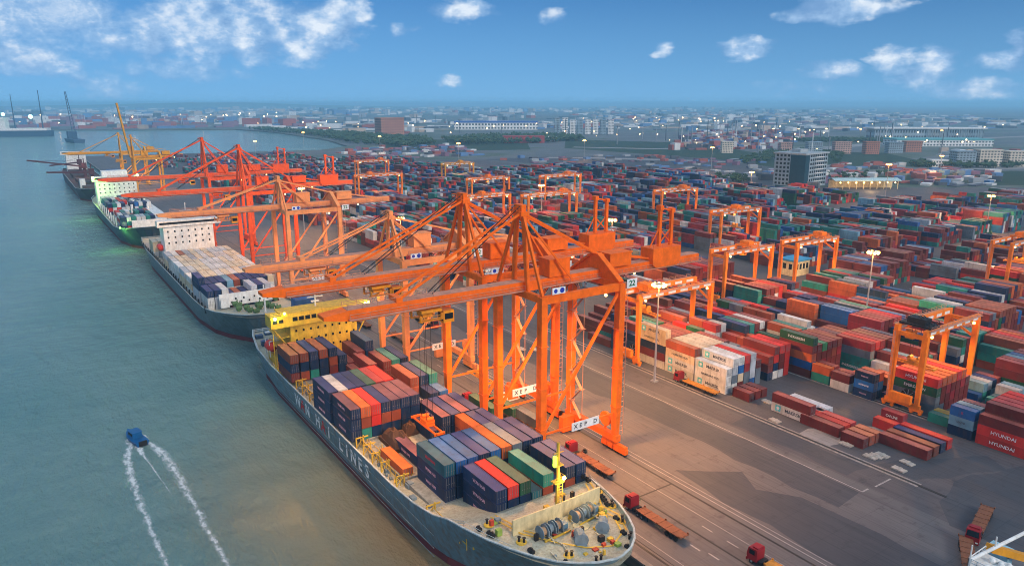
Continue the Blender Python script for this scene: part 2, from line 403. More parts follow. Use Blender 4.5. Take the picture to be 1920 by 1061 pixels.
# crane rails, trenches and painted lines along the quay
b = MB()
for x, w in ((92, .5), (92.9, .18), (115, .5), (104.6, .42)): b.box(x - w / 2, x + w / 2, -190, 1380, -.05, .03)
b.box(104.6, 115, 104.2, 104.6, -.05, .024); b.box(88.7, 104.4, 103.2, 103.6, -.05, .024)
tag(b.build('crane_rail', RAILM), kind='structure')
b = MB()
def vline(x, y0, y1, w=.25, z=.02): b.add([(x - w / 2, y0, z), (x + w / 2, y0, z), (x + w / 2, y1, z), (x - w / 2, y1, z)], [(0, 1, 2, 3)])
def hline(y, x0, x1, w=.3, z=.02): b.add([(x0, y - w / 2, z), (x1, y - w / 2, z), (x1, y + w / 2, z), (x0, y + w / 2, z)], [(0, 1, 2, 3)])
vline(148, 78, 420, .3); hline(77.8, 147.9, 150.3, .4); hline(77.4, 152.5, 159, .4)
vline(116.8, 66, 320, .22); vline(118.1, 66, 200, .16); vline(94.4, 20, 300, .16); vline(110.2, 20, 330, .14)
for y_ in (71, 79.5, 86, 118, 201, 236): vline(107.6, y_, y_ + 2.8, .26)
for x, y in ((108.5, 74), (100.6, 83), (101.4, 79)): vline(x, y, y + 2.6, .35)
tag(b.build('road_marking', LINE), kind='structure')
# stacking track: pale slab with dark rails at the yard's edge
b = MB()
for x0 in (161.2, 200.6 - 1, 228.4):
    b.box(x0 - 1.0, x0 - .35, 72 if x0 < 170 else 60, 216, .0, .10)
    b.box(x0 + .55, x0 + 1.1, 72 if x0 < 170 else 60, 216, .0, .10)
tag(b.build('kerb_strip', paint('kerb_concrete', (.33, .29, .26), .8, .6)), kind='structure')
b = MB()
for x0 in (161.2, 199.6, 228.4): b.box(x0 - .3, x0 + .5, 66, 216, .0, .06)
tag(b.build('gantry_rail', RAILM), kind='structure')
# quay coping and fenders
b = MB(); b.box(QX - .35, QX + .9, -190, 1380, -.3, .18)
tag(b.build('quay_edge', paint('coping_concrete', (.2, .18, .17), .8, .5)), kind='structure')
# ------------------------------------------------------------------ shipping containers
CW, CL, CH = 2.44, 12.19, 2.62
PAL = {  # code: (word for labels, side colour)
    'm': ('maroon', (.15, .020, .017)), 'r': ('bright red', (.52, .028, .02)), 'o': ('orange', (.52, .10, .022)),
    'k': ('rust brown', (.25, .052, .024)), 'n': ('navy', (.006, .024, .072)), 'p': ('navy mauve-topped', (.006, .022, .068)),
    'b': ('blue', (.014, .10, .30)), 't': ('teal', (.02, .21, .17)), 'g': ('dark green', (.012, .085, .04)),
    'w': ('white', (.62, .60, .56)), 'c': ('cream', (.66, .50, .32)), 'e': ('slate grey', (.13, .16, .19)),
    'l': ('pale grey', (.45, .47, .50)), 's': ('sky blue', (.17, .34, .44)), 'd': ('dark teal', (.012, .09, .13)),
    'f': ('crimson', (.30, .022, .03)), 'y': ('yellow', (.6, .42, .05)), 'v': ('bright green', (.03, .24, .08))}
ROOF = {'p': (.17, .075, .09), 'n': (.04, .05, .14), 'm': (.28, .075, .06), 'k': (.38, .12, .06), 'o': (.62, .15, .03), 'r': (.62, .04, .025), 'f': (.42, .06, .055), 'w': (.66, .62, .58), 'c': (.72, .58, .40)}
CMAT = {}
for k, (nm, c) in PAL.items():
    m, nt, b = newmat(nm.replace(' ', '_').replace('-', '_') + '_container')
    tc = N(nt, 'ShaderNodeTexCoord'); oi = N(nt, 'ShaderNodeObjectInfo'); ge = N(nt, 'ShaderNodeNewGeometry')
    v = N(nt, 'ShaderNodeVectorMath', operation='ADD'); nt.links.new(ge.outputs['Position'], v.inputs[0]); v = v.outputs[0]
    n1 = noise(nt, mapped(nt, v, (1.1, 1.1, .25)), .9, 5, .68)
    n2 = noise(nt, v, .16, 2)
    sp = N(nt, 'ShaderNodeSeparateXYZ'); nt.links.new(ge.outputs['True Normal'], sp.inputs[0])
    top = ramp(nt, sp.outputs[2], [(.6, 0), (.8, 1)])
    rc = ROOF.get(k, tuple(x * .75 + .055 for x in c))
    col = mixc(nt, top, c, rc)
    col = mixc(nt, 1.0, col, ramp(nt, n2, [(.3, .72), (.7, 1.25)]), 'MULTIPLY')
    rv = ramp(nt, oi.outputs['Random'], [(0, .78), (1, 1.2)])
    col = mixc(nt, 1.0, col, rv, 'MULTIPLY')
    col = mixc(nt, ramp(nt, n1, [(.50, 0), (.76, .55)]), col, (.085, .045, .03))
    nt.links.new(col, b.inputs['Base Color']); b.inputs['Roughness'].default_value = .55; b.inputs['Specular IOR Level'].default_value = .2
    # corrugated sheet: fine vertical folds
    wv = N(nt, 'ShaderNodeTexWave'); wv.bands_direction = 'Y'; wv.inputs['Scale'].default_value = 1.1
    nt.links.new(tc.outputs['Object'], wv.inputs['Vector'])
    bp = N(nt, 'ShaderNodeBump'); bp.inputs['Strength'].default_value = .5; bp.inputs['Distance'].default_value = .035
    nt.links.new(wv.outputs[0], bp.inputs['Height']); nt.links.new(bp.outputs[0], b.inputs['Normal'])
    CMAT[k] = m
STEEL = paint('lock_rod_steel', (.16, .15, .15), .4, .4)
WHITE_T = paint('white_lettering', (.8, .8, .78), .6, .2, streak=False)
DARK_T = paint('dark_lettering', (.06, .07, .09), .6, .2, streak=False)
PINK_T = paint('pink_lettering', (.72, .42, .52), .6, .3, streak=False)
RED_T = paint('red_lettering', (.55, .03, .04), .6, .2, streak=False)
STAR_T = paint('pale_blue_badge', (.10, .50, .58), .5, .1, streak=False)
_bm = {}
def cbody(k, L):
    if (k, L) in _bm: return _bm[(k, L)]
    b = MB(); w = CW / 2; l = L / 2; t = .13
    b.box(-w + .05, w - .05, -l + .07, l - .05, .12, CH - .05)
    for x in (-w + t / 2, w - t / 2):
        for y in (-l + t / 2, l - t / 2):
            b.box(x - t / 2, x + t / 2, y - t / 2, y + t / 2, 0, CH)
        b.box(x - t / 2 + .01, x + t / 2 - .01, -l + t, l - t, 0, .15); b.box(x - t / 2 + .01, x + t / 2 - .01, -l + t, l - t, CH - .10, CH - .008)
    for y in (-l + t / 2, l - t / 2):
        b.box(-w + t, w - t, y - t / 2 + .01, y + t / 2 - .01, 0, .15); b.box(-w + t, w - t, y - t / 2 + .01, y + t / 2 - .01, CH - .12, CH - .006)
    me = b.mesh('container_shell', CMAT[k]); _bm[(k, L)] = me
    return me
def cdoor(k, L):
    if (k, L, 'd') in _bm: return _bm[(k, L, 'd')]
    b = MB(); w = CW / 2; y = -L / 2
    b.box(-w + .15, -.015, y + .005, y + .06, .18, CH - .14); b.box(.015, w - .15, y + .005, y + .06, .18, CH - .14)
    for x in (-.82, -.32, .32, .82):
        b.box(x - .035, x + .035, y - .05, y + .004, .16, CH - .12, 1)
        b.box(x - .06, x + .2, y - .06, y - .003, 1.0, 1.1, 1)
    me = b.mesh('door', [CMAT[k], STEEL]); _bm[(k, L, 'd')] = me
    return me

CELLS = []   # every container: dict(x,y,z,L,k,place,bay,row,tier,txt,sx,ex)
def stack(place, X0, Y0, rows, pitch=2.75, L=CL, z0=.06, bay='', rowname='row', txt=None, h=CH + .03, flip=False):
    """rows: list of strings, one per row away from the river; each string lists the tiers from the ground up; '-' leaves a slot empty"""
    for i, s in enumerate(rows):
        for j, k in enumerate(s):
            if k in '-. ': continue
            CELLS.append(dict(x=X0 + CW / 2 + i * pitch, y=Y0 + L / 2, z=z0 + j * h, L=L, k=k, place=place, bay=bay, row=i, tier=j,
                              txt=(txt or {}).get((i, j)), left=len(rows[i - 1]) if i else 0, ht=len(s), i=i, rows=rows))
MK = ('MAERSK', 1.35, 'D', 1); HY = ('HYUNDAI', 1.25, 'W', 0); EV = ('EVERGREEN', 1.1, 'W', 0); WH = ('WAN HAI', .95, 'P', 0); HS = ('HAMBURG SÜD', .95, 'D', 0)

# --- nearest yard stacks, read one by one from the photograph
p = 'pale stack by first lamp'
stack(p, 166.9, 132.6, ['www', 'welw', 'mcbw', 'eefr', 'blll', 'eem'], bay='near', txt={(0, 0): MK, (0, 1): HS, (0, 2): MK, (1, 3): MK})
stack(p, 166.9, 145.2, ['wwck', 'wwwc', 'wwwc', 'wwwc', 'wwwc', 'eemm'], bay='middle', txt={(0, 0): MK, (0, 1): MK, (0, 2): HS})
stack(p, 166.9, 157.8, ['wmncc', 'wwwm', 'mmkm', 'mmkm', 'mmmk', 'mm'], bay='far', txt={(0, 4): MK, (0, 3): HS})
stack('low maroon group before pale stack', 168.0, 124.8, ['m', 'm', 'm'], pitch=2.9, L=6.06)
stack('pale pair past maroon group', 168.9, 105.6, ['wm', '', 'l', 'l'], txt={(0, 0): MK})
stack('middle front ground row', 168.3, 95.0 + 1.6, ['m', 'r', 'f'], L=11.4)
stack('short front ground row', 167.4, 89.4, ['m', 'k', 'k'], pitch=2.95, L=6.06)
stack('nearest front ground row', 174.6, 77.2, ['m', 'k', 'n', 'r'], pitch=3.3)
stack('ground below nearest gantry', 182.6, 89.6, ['r'], L=6.06)
stack('ground at nearest gantry wheels', 189.8, 91.4, ['f'], L=6.06, txt={(0, 0): ('CAI LINE', 1.0, 'W', 0)})
stack('tall red corner stack', 195.2, 63.2, ['rrm', 'mmkm', 'mmkf', 'mmmf', 'mmrr', 'mmmr'], txt={(0, 0): HY, (0, 1): HY})
stack('short blue stack behind corner', 195.2, 76.3, ['nsb', 'ees', 'mmp'], L=6.06, txt={(0, 1): ('LLOYD', .8, 'D', 0), (0, 2): ('K', .9, 'R', 0)})
stack('ground behind short blue stack', 198.4, 83.0, ['t', 'y'], L=6.06)
stack('block under nearest gantry', 203.2, 89.8, ['eegr', 'emmo', 'mmfo', 'mfmo', 'mmmr', 'mmfo', 'mmm'], txt={(0, 3): HY, (0, 2): EV})
q = 'short stacks before nearest gantry'
stack(q, 199.6, 119.8, ['to', 'mm'], L=6.06, bay='far')
stack(q, 198.6, 112.6, ['wm', 'lm', '', 'm', 'o'], L=6.06, bay='middle', txt={(0, 0): ('MAERSK', .8, 'D', 1)})
stack(q, 198.8, 105.2, ['nbp', 'nbk', '', 'no', 'nk'], L=6.06, bay='near', txt={(0, 1): ('SAFMARINE', .7, 'W', 0), (0, 2): ('WAN HAI', .6, 'P', 0), (0, 0): ('WAN HAI', .6, 'P', 0)})
stack(q, 201.4, 101.9 - 4.0, ['p'], L=6.06, bay='nearest')
stack('five-high stack with green top', 199.6, 124.9 + 1.4, ['mbomg', 'mmmm', 'tfmv', 'mmmm', 'mmkm', 'mmfk'], txt={(0, 4): EV})
stack('mixed block past nearest gantry', 217.4, 104.6, ['el', 'elm', 'lls', 'mmfm', 'nnt', 'tem'], bay='near')
stack('mixed block past nearest gantry', 217.4, 117.4, ['ttef', 'edmr', 'ebmf', 'mmmk', 'mtem', 'mmmn'], bay='middle', txt={(0, 0): EV})
stack('mixed block past nearest gantry', 217.4, 130.2, ['tee', 'mme', 'mnm', 'nnp', 'mmk', 'mtm'], bay='far')
stack('maroon block right of gantry', 236.0, 77.0, ['tgmm', 'mmmm', 'mmms', 'mmmb', 'mmmm', 'mmkm'], bay='near', txt={(0, 0): EV})
stack('short ones behind red corner', 222.5, 79.0, ['t', 'd', 'sl', 'es', 'l'], L=6.06, bay='near')
stack('short ones behind red corner', 222.5, 87.0, ['b', 'ts', 'dl', 'sn', 'mm'], L=6.06, bay='far')

# --- cargo of the near ship; row pitch across the deck
SB = 7.3
A = 'near ship deck'
stack(A, 65.1, 101.5, ['nnn', 'nnr', 'nng', 'dd', 'tkt', 'nn', 'pkn', 'nnn'], pitch=2.72, z0=SB, bay='foremost', h=2.75, txt={(0, 0): WH, (0, 1): WH, (0, 2): WH})
stack(A, 62.0, 115.5, ['nnd', 'nnb', 'nnb', 'nnn', 'nnb', 'nno', 'nne', 'nnn', 'nnn'], pitch=2.72, z0=SB, bay='second', h=2.75, txt={(0, 0): WH, (0, 1): WH, (0, 2): ('WAN HAI', .95, 'R', 0)})
stack(A, 59.5, 129.6, ['o'], z0=6.5, L=11.6, bay='third', h=2.75)
stack(A, 63.9, 131.2, ['p'], z0=SB, bay='third', h=2.75, txt={(0, 0): WH})
stack(A, 67.4, 129.8, ['y'], z0=SB - .6, L=4.6, bay='third', h=2.75)
stack(A, 75.4, 141.2, ['np', 'nn', 'pp', 'nn'], pitch=2.7, z0=SB, bay='third', h=2.75, txt={(0, 1): WH})
stack(A, 72.2, 141.0, ['p'], z0=SB, L=9, bay='third', h=2.75)
stack(A, 76.0, 128.6, ['', 'ko', 'pn', 'nn'], pitch=2.7, z0=SB, bay='third', h=2.75)
stack(A, 56.8, 151.2, ['nnp', 'tko', 'nrr', 'nkn', 'nkp', 'nnp', 'npp'], pitch=2.58, z0=SB, bay='fourth', h=2.75, txt={(0, 0): WH, (0, 1): WH, (0, 2): WH})
stack(A, 77.3, 155.5, ['c', 'nn', 'nb'], pitch=2.7, z0=SB, L=6.06, bay='fourth', h=2.75)
stack(A, 56.4, 164.2, ['nnn', 'nnw', 'nnn', 'mnn', 'ntg', 'kmf', 'mmr'], pitch=2.5, z0=SB, bay='fifth', h=2.75, txt={(0, 0): WH, (0, 1): WH, (0, 2): WH})
stack(A, 77.4, 161.6, ['mkk', 'npn', 'ttt'], pitch=2.75, z0=SB, bay='fifth', h=2.75)
stack(A, 79.8, 184.0, ['mm', 'mt', 'nn'], pitch=2.75, z0=SB, bay='sixth', h=2.75)
stack(A, 72.6, 184.0, ['m', 'mm'], pitch=2.8, z0=SB, bay='sixth', h=2.75)
stack(A, 56.5, 195.2, ['mnk', 'knk', 'tnn', 'nnk', 'mkn', 'nn', 'm', 'mm', 'nnn'], pitch=2.84, z0=SB + .4, bay='hindmost', h=2.78)

# --- cargo of the second ship: cream reefers with a mixed front bay
Bn = 'second ship deck'
stack(Bn, 53.6, 287.0, ['wwn', 'lln', 'nnw', 'mn', 'kk', 'pn', 'nnl', 'wnn', 'wwl', 'mw'], pitch=2.72, z0=7.2, bay='foremost')
stack(Bn, 53.2, 300.4, ['llnn', 'wnn', 'wln', 'wwn', 'wws', 'wwk', 'wwn', 'wwn', 'lkn', 'wwn', 'wwc'], pitch=2.72, z0=7.2, bay='second')
for i, (y, nm) in enumerate(((313.8, 'third'), (327.2, 'fourth'), (340.6, 'fifth'), (354.0, 'sixth'), (367.4, 'seventh'))):
    stack(Bn, 52.9, y, [''.join(random.Random(i * 31 + q_ * 7 + t_).choice('ccccccwwwl' + ('nbkw' if t_ < 2 or (i * 3 + q_) % 7 == 0 else 'c')) for t_ in range(3)) for q_ in range(11)], pitch=2.72, z0=7.2, bay=nm)
stack(Bn, 52.9, 410.0, ['wcc'] * 4 + ['cc'] * 6, pitch=2.72, z0=7.2, bay='hindmost')

Cn = 'third ship deck'
rr3 = random.Random(21)
for i, (y, n) in enumerate(((507, 7), (521, 7), (535, 7), (581, 10), (595, 10), (609, 10), (623, 10))):
    stack(Cn, 49.2, y - 5, [''.join(rr3.choice('wwttbnnrmlwew') for _ in range(rr3.choice((2, 3, 3, 3)))) for _ in range(n)], z0=8.3, bay=ORD[i])

# --- the rest of the yard, laid out in blocks under the gantries
FAR = []
WNEAR = 'mmmmmmmkkffrronnnbetglwm'; WMID = 'mmmmmmffknnnnbttelgrrkoswm'; WFARC = 'mmmmmfnnnnbbttteslgkdrrow'
def clear(x, y):
    if 205 < x < 262 and 76 < y < 104: return False
    return True
def fill(place, X0, rows, y0, y1, wts, hmin, hmax, gapp=.08, far=True, pitch=2.75, seed=0):
    rr = random.Random(seed * 77 + int(X0) * 13 + int(y0))
    ny = int((y1 - y0) / 12.9)
    base = [[rr.uniform(0, 1) for _ in range(3)] for _ in range(ny)]
    for bi in range(ny):
        Y = y0 + bi * 12.9
        zone = rr.choice(wts); kset = None
        hb = rr.randint(hmin, hmax)
        if rr.random() < gapp: continue
        twenty = rr.random() < .22
        hs = []
        for i in range(rows):
            h = max(0, min(hmax, hb + rr.choice((-1, -1, 0, 0, 0, 0, 1)) - (1 if i in (0, rows - 1) and rr.random() < .4 else 0)))
            if rr.random() < .06: h = 0
            hs.append(h)
        mats = []
        for i in range(rows):
            kk = rr.choice(wts)
            s = ''
            for j in range(hs[i]):
                if rr.random() < .55: kk = rr.choice(wts)
                if rr.random() < .18: kk = zone
                s += kk
            mats.append(s)
        if twenty:
            stack(place, X0, Y, mats, pitch=pitch, L=6.06, bay=ORD[bi % 16])
            stack(place, X0, Y + 6.3, [''.join(rr.choice(wts) for _ in s) for s in mats], pitch=pitch, L=6.06, bay=ORD[bi % 16] + ' rear')
        else:
            stack(place, X0, Y, mats, pitch=pitch, bay=ORD[bi % 16])
fill('block beside pale stack', 183.6, 5, 132.4, 219, WNEAR, 3, 4, .02)
fill('stacks beyond pale stack', 166.9, 6, 171.5, 216, WNEAR, 2, 4, .1, seed=1)
fill('inner block beyond nearest gantry', 216.4, 4, 143.5, 219, WNEAR, 3, 4, .04)
fill('block beyond green-topped stack', 199.6, 6, 139.4, 219, WNEAR, 3, 4, .05, seed=2)
fill('block around mid-yard lamp', 243.0, 10, 103.0, 219, WNEAR, 3, 4, .06)
fill('right-edge block behind gantry', 255.0, 6, 64.0, 103, WNEAR, 3, 4, .02, seed=3)
fill('block before cream hut', 284.0, 11, 60.0, 222, WNEAR, 2, 4, .12)
fill('block right of cream hut', 326.0, 11, 100.0, 222, WMID, 2, 4, .1)
fill('block under right-edge gantry', 367.0, 11, 110.0, 222, WMID, 2, 4, .15)
fill('stacks behind second gantry', 216.4, 9, 222.0, 262, WNEAR, 2, 4, .0, seed=31)
fill('stacks under mid-yard gantry', 245.0, 13, 223.0, 264, WNEAR, 3, 4, .0, seed=32)
for x_ in (326, 367, 408, 449, 490): fill('far stacks, %s lane inland' % ORD[(x_ - 326) // 41], x_, 12, 224.0, 265, WMID, 2, 4, .05, seed=33)
x = 408
while x < 640:
    fill('far yard stacks',  x, 11, 112 + (x - 408) * .12, 196, WMID, 2, 4, .2, seed=5); x += 41
for x, w, g in ((170, WMID, .12), (207, WMID, .1), (247, WMID, .1), (288, WMID, .1), (330, WMID, .12), (372, WFARC, .1), (414, WFARC, .1), (456, WFARC, .14), (498, WFARC, .16), (540, WFARC, .16), (582, WFARC, .25)):
    for y0, y1 in ((268, 348), (360, 476), (490, 606), (622, 738), (756, 872), (892, 990)):
        lim = 990 if x < 456 else (760 if x < 590 else 640)
        if y0 < 350 and x > 255 and x < 330: y0 += 14
        if x > 470: y0 = max(y0, 330) if y0 < 330 else y0
        if y0 + 30 > y1 or y1 > lim: continue
        fill('far yard stacks',  x, 10 if x < 250 else 12, y0, y1, w, 3, 5 if x > 300 else 4, g * .7, seed=int(y0))
for x in (160, 200, 240, 280, 320, 360):
    for y in (1005, 1080, 1160, 1240): fill('far yard stacks',  x, 9, y, y + 66, WMID, 0, 2, .3, seed=17)
for x in (456, 498, 540, 582, 622):
    fill('far yard stacks',  x, 11, 214, 322, WFARC, 2, 5, .2, seed=9)
for x in range(664, 960, 41):
    fill('far yard stacks',  x, 11, 190 - (x - 664) * .1, 318 - (x - 664) * .28, WMID, 2, 4, .12, seed=11)
    fill('far yard stacks',  x, 11, 96 + (x - 664) * .1, 176 - (x - 664) * .05, WMID, 2, 4, .15, seed=12)

# visible faces: top, river side, near end.  The 330 that show largest become things of their own, all others one mass
def occupied(c):
    return None
grid = {}
for c in CELLS: grid.setdefault((c['place'], c['bay'], c['row']), 0)
for c in CELLS:
    c['top'] = c['tier'] == c['ht'] - 1
    lft = 0
    if c['i'] > 0: lft = len(c['rows'][c['i'] - 1])
    c['side'] = c['tier'] >= lft
CX_, CY_ = 0.0, 0.0
FW = Vector((math.sin(yaw) * math.cos(pitch), math.cos(yaw) * math.cos(pitch), -math.sin(pitch)))
RT = Vector((math.cos(yaw), -math.sin(yaw), 0)); UP = RT.cross(FW)
def pix(p):
    d = Vector(p) - Vector((0, 0, CAMZ)); w = d.dot(FW)
    return 960 + FPX * d.dot(RT) / w, 530.5 - FPX * d.dot(UP) / w, w
cand = []
yt = {}
for c in CELLS:   # is the near end covered by a stack right in front of it?
    yt.setdefault((round(c['x'] / 1.4), round(c['y'] / 6.5)), []).append(c)
def front(c):
    y = c['y'] - c['L'] / 2 - 1.6
    for dx in (-1, 0, 1):
        for dy in (-1, 0, 1):
            for o in yt.get((round(c['x'] / 1.4) + dx, round(y / 6.5) + dy), ()):
                if o is not c and abs(o['x'] - c['x']) < 1.1 and o['y'] - o['L'] / 2 < y < o['y'] + o['L'] / 2 and abs(o['z'] - c['z']) < 1.2: return True
    return False
for c in CELLS:
    u, v, w = pix((c['x'], c['y'], c['z'] + 1.3)); c['w'] = w
    c['vis'] = False
    if -20 < u < 1945 and -20 < v < 1085:
        c['end'] = not front(c)
        a = (c['top'] * 2.44 * c['L'] * .45 + c['side'] * c['L'] * 2.6 * .6 + c['end'] * 2.44 * 2.6 * .55) / w ** 2
        c['a'] = a; c['vis'] = a > 0
        if c['vis']: cand.append(c)
    else: c['end'] = True
cand.sort(key=lambda c: -c['a'])
NIND = 390
ind = cand[:NIND]; indset = set(id(c) for c in ind)
REST = [c for c in CELLS if id(c) not in indset]
print('containers', len(CELLS), 'individual', len(ind), 'rest', len(REST), 'min dist', ind[-1]['w'])
TM = {'D': DARK_T, 'W': WHITE_T, 'P': PINK_T, 'R': RED_T}
TIER = ['lowest tier', 'second tier', 'third tier', 'fourth tier', 'fifth tier', 'sixth tier']
def clabel(c):
    nm = PAL[c['k']][0]
    if c['L'] < 8: nm += ' half-length'
    parts = []
    multi = sum(1 for r in c['rows'] if r) > 1
    if c['ht'] > 1: parts.append('top tier' if c['top'] else TIER[c['tier']])
    if multi: parts.append(ORD[c['row']] + ' row from river')
    if c['bay']: parts.append(c['bay'] + ' bay')
    s = nm + ' container, ' + ', '.join(parts + [c['place']])
    if len(s.split()) > 16: s = s.replace(' row from river', ' row')
    return s
seen = {}
for c in ind:
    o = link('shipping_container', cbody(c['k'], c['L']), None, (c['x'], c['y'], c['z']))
    lb = clabel(c)
    if lb in seen: lb += (', nearer one' if c['y'] < seen[lb] else ', farther one')
    while len(lb.split()) > 16: lb = lb.replace(' bay', '', 1).replace(' tier', '', 1) if ' bay' in lb else ' '.join(lb.split()[:16])
    seen.setdefault(lb, c['y'])
    c['obj'] = o; c['label'] = lb
    g = 'containers on the near ship' if c['place'] == A else 'containers on the second ship' if c['place'] == Bn else 'containers stacked in the yard'
    tag(o, lb, 'container', g)
    if c['end'] and c['w'] < 330: link('door', cdoor(c['k'], c['L']), o)
    if c['txt'] and c['side']:
        t, sz, cm, badge = c['txt']
        y = -.9 if badge else 0
        text(t, sz, TM[cm], (-CW / 2 - .012, y, CH / 2), '-x', o, bold=.012, sx=1.05 if c['L'] > 8 else .85)
        if badge:
            b = MB(); yc = (3.9 if c['L'] > 8 else 2.0); r = .85 if c['L'] > 8 else .55
            b.prism([(yc - r, CH / 2 - r), (yc + r, CH / 2 - r), (yc + r, CH / 2 + r), (yc - r, CH / 2 + r)], 'x', -CW / 2 - .022, -CW / 2 + .03)
            pts = []
            for i in range(14):
                rr_ = (r * .78 if i % 2 == 0 else r * .36); a_ = 2 * math.pi * i / 14 + .2
                pts.append((yc + rr_ * math.cos(a_), CH / 2 + rr_ * math.sin(a_)))
            b.prism(pts, 'x', -CW / 2 - .034, -CW / 2 - .018, 1)
            b.build('badge', [STAR_T, WHITE_T], o)
# the mass of further containers
b = MB(); keys = list(PAL)
ki = {k: i for i, k in enumerate(keys)}
vv = []; ff = []; mm = []
for c in REST:
    x, y, z, l, w = c['x'], c['y'], c['z'], c['L'] / 2, CW / 2
    o = len(vv)
    vv += [(x - w, y - l, z), (x + w, y - l, z), (x + w, y + l, z), (x - w, y + l, z), (x - w, y - l, z + CH), (x + w, y - l, z + CH), (x + w, y + l, z + CH), (x - w, y + l, z + CH)]
    ff += [tuple(o + i for i in f) for f in BOXF]; mm += [ki[c['k']]] * 6
b.v, b.f, b.m = vv, ff, mm
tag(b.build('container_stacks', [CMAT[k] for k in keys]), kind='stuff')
# ------------------------------------------------------------------ ships
YEL = paint('deck_yellow', (.72, .44, .05), .5, .4)
CREAMP = paint('cream_paint', (.74, .60, .33), .5, .35)
DECKG = paint('deck_grey', (.46, .43, .32), .75, .55, (.2, .13, .08), .8, streak=False)
GLASS = paint('dark_glass', (.012, .014, .018), .15, 0)
BLACK = paint('black_steel', (.02, .02, .022), .5, .2)
GREYM = paint('machinery_grey', (.20, .25, .28), .45, .4)
WHITEP = paint('white_paint', (.74, .73, .69), .5, .35, (.25, .18, .12))
REDP = paint('lifeboat_red', (.62, .045, .03), .45, .2)
BOOT = paint('boot_topping_red', (.16, .03, .035), .6, .4)
ORG = paint('crane_orange', (.95, .15, .006), .55, .2, (.45, .10, .03), .5)

def hull(name, cx, st, keel, mats, parent, deckm):
    """st: list of (Y, half breadth at deck, half breadth at water, z of the top edge, z of the deck, yshift of water)"""
    b = MB(); n = len(st)
    lev = lambda s: [(s[1], s[3], 0), (s[1] * .985 + s[2] * .015 if s[1] > s[2] else s[1], s[4] * .5 + s[3] * .5 - .6, s[5] * .1), (s[1] * .45 + s[2] * .55, (s[4] + WZ) / 2, s[5] * .55), (s[2], -1.3, s[5] * .92), (s[2], keel, s[5])]
    rings = []
    for s in st:
        L = [(cx - hb, s[0] + ys, z) for hb, z, ys in lev(s)]; Rr = [(cx + hb, s[0] + ys, z) for hb, z, ys in lev(s)]
        rings.append((L, Rr))
    for (l0, r0), (l1, r1) in zip(rings[:-1], rings[1:]):
        for k in range(4):
            b.add([l0[k], l1[k], l1[k + 1], l0[k + 1]], [(0, 1, 2, 3)], 1 if k == 3 else 0)
            b.add([r0[k], r0[k + 1], r1[k + 1], r1[k]], [(0, 1, 2, 3)], 1 if k == 3 else 0)
    for (l, r) in (rings[0], rings[-1]):
        for k in range(4): b.add([l[k], r[k], r[k + 1], l[k + 1]], [(0, 1, 2, 3)], 1 if k == 3 else 0)
    o = b.build('hull', mats, parent)
    bm = bmesh.new(); bm.from_mesh(o.data); bmesh.ops.remove_doubles(bm, verts=bm.verts, dist=.001); bmesh.ops.recalc_face_normals(bm, faces=bm.faces); bm.to_mesh(o.data); bm.free()
    d = MB()
    for s0, s1 in zip(st[:-1], st[1:]):
        d.add([(cx - s0[1] + .15, s0[0], s0[4]), (cx + s0[1] - .15, s0[0], s0[4]), (cx + s1[1] - .15, s1[0], s1[4]), (cx - s1[1] + .15, s1[0], s1[4])], [(0, 1, 2, 3)])
    d.build('deck', deckm, parent)
    r = MB()
    for s0, s1 in zip(st[:-1], st[1:]):
        for sg in (-1, 1):
            r.bar((cx + sg * s0[1], s0[0], s0[3]), (cx + sg * s1[1], s1[0], s1[3]), .34, .22)
    r.bar((cx - st[0][1], st[0][0], st[0][3]), (cx + st[0][1], st[0][0], st[0][3]), .34, .22)
    r.build('gunwale', mats[2], parent)
    return o

# ---- near ship
HULLB = paint('blue_grey_hull', (.15, .24, .275), .5, .8, (.16, .10, .07), .3)
GUN = paint('pale_gunwale', (.44, .50, .50), .5, .4)
s1 = empty('container_ship', (72, 160, WZ), 0, 'blue-grey container ship with yellow bridge moored nearest, bow towards the viewer', 'ship', 'ships moored along the quay')
s1.location = (0, 0, 0)
st = [(75.6, .6, .1, 13.9, 12.4, 9), (76.6, 3.6, .2, 13.8, 12.3, 9), (78.5, 6.2, .5, 13.6, 12.2, 9.5), (81, 8.4, .9, 13.3, 12.1, 9.5), (84.5, 10.4, 2.0, 13.0, 12.0, 9), (89, 12.3, 3.8, 12.7, 11.9, 8), (94, 13.8, 6.0, 12.3, 11.8, 6), (100, 15.0, 9.0, 11.8, 11.7, 4),
      (104.5, 15.4, 10.8, 11.2, 9.9, 2), (110, 15.6, 12.3, 9.4, 8.2, 1), (118, 15.65, 13.4, 7.9, 6.7, 0), (128, 15.7, 13.9, 7.2, 6.0, 0), (150, 15.7, 14.2, 7.1, 5.9, 0), (215, 15.7, 14.2, 7.1, 5.9, 0), (232, 15.2, 13.0, 7.6, 6.4, 0), (243, 13.6, 9.5, 8.6, 7.4, -1), (248.5, 12.0, 6.5, 9.0, 7.8, -3)]
hull('hull', 72.0, st, -6.5, [HULLB, BOOT, GUN], s1, DECKG)
# ship's name along the river side, spread out letter by letter as on the photograph
w = 'WAN HAI LINES'
for i, ch in enumerate(w):
    if ch == ' ': continue
    Y = 190.5 - i * 4.05
    text(ch, 4.6, RED_T if i in (1, 5) else WHITE_T, (72 - 15.63, Y, 4.0), '-x', s1, bold=.10)
    s1.children[-1].location.x = 72 - 15.62
b = MB()
for zs in (4.9, 2.2, .4):
    for s0, s1_ in zip(st[9:-3], st[10:-2]): b.bar((72 - s0[1] - .02, s0[0], zs), (72 - s1_[1] - .02, s1_[0], zs), .10, .07)
b.build('hull_strake', HULLB, s1)
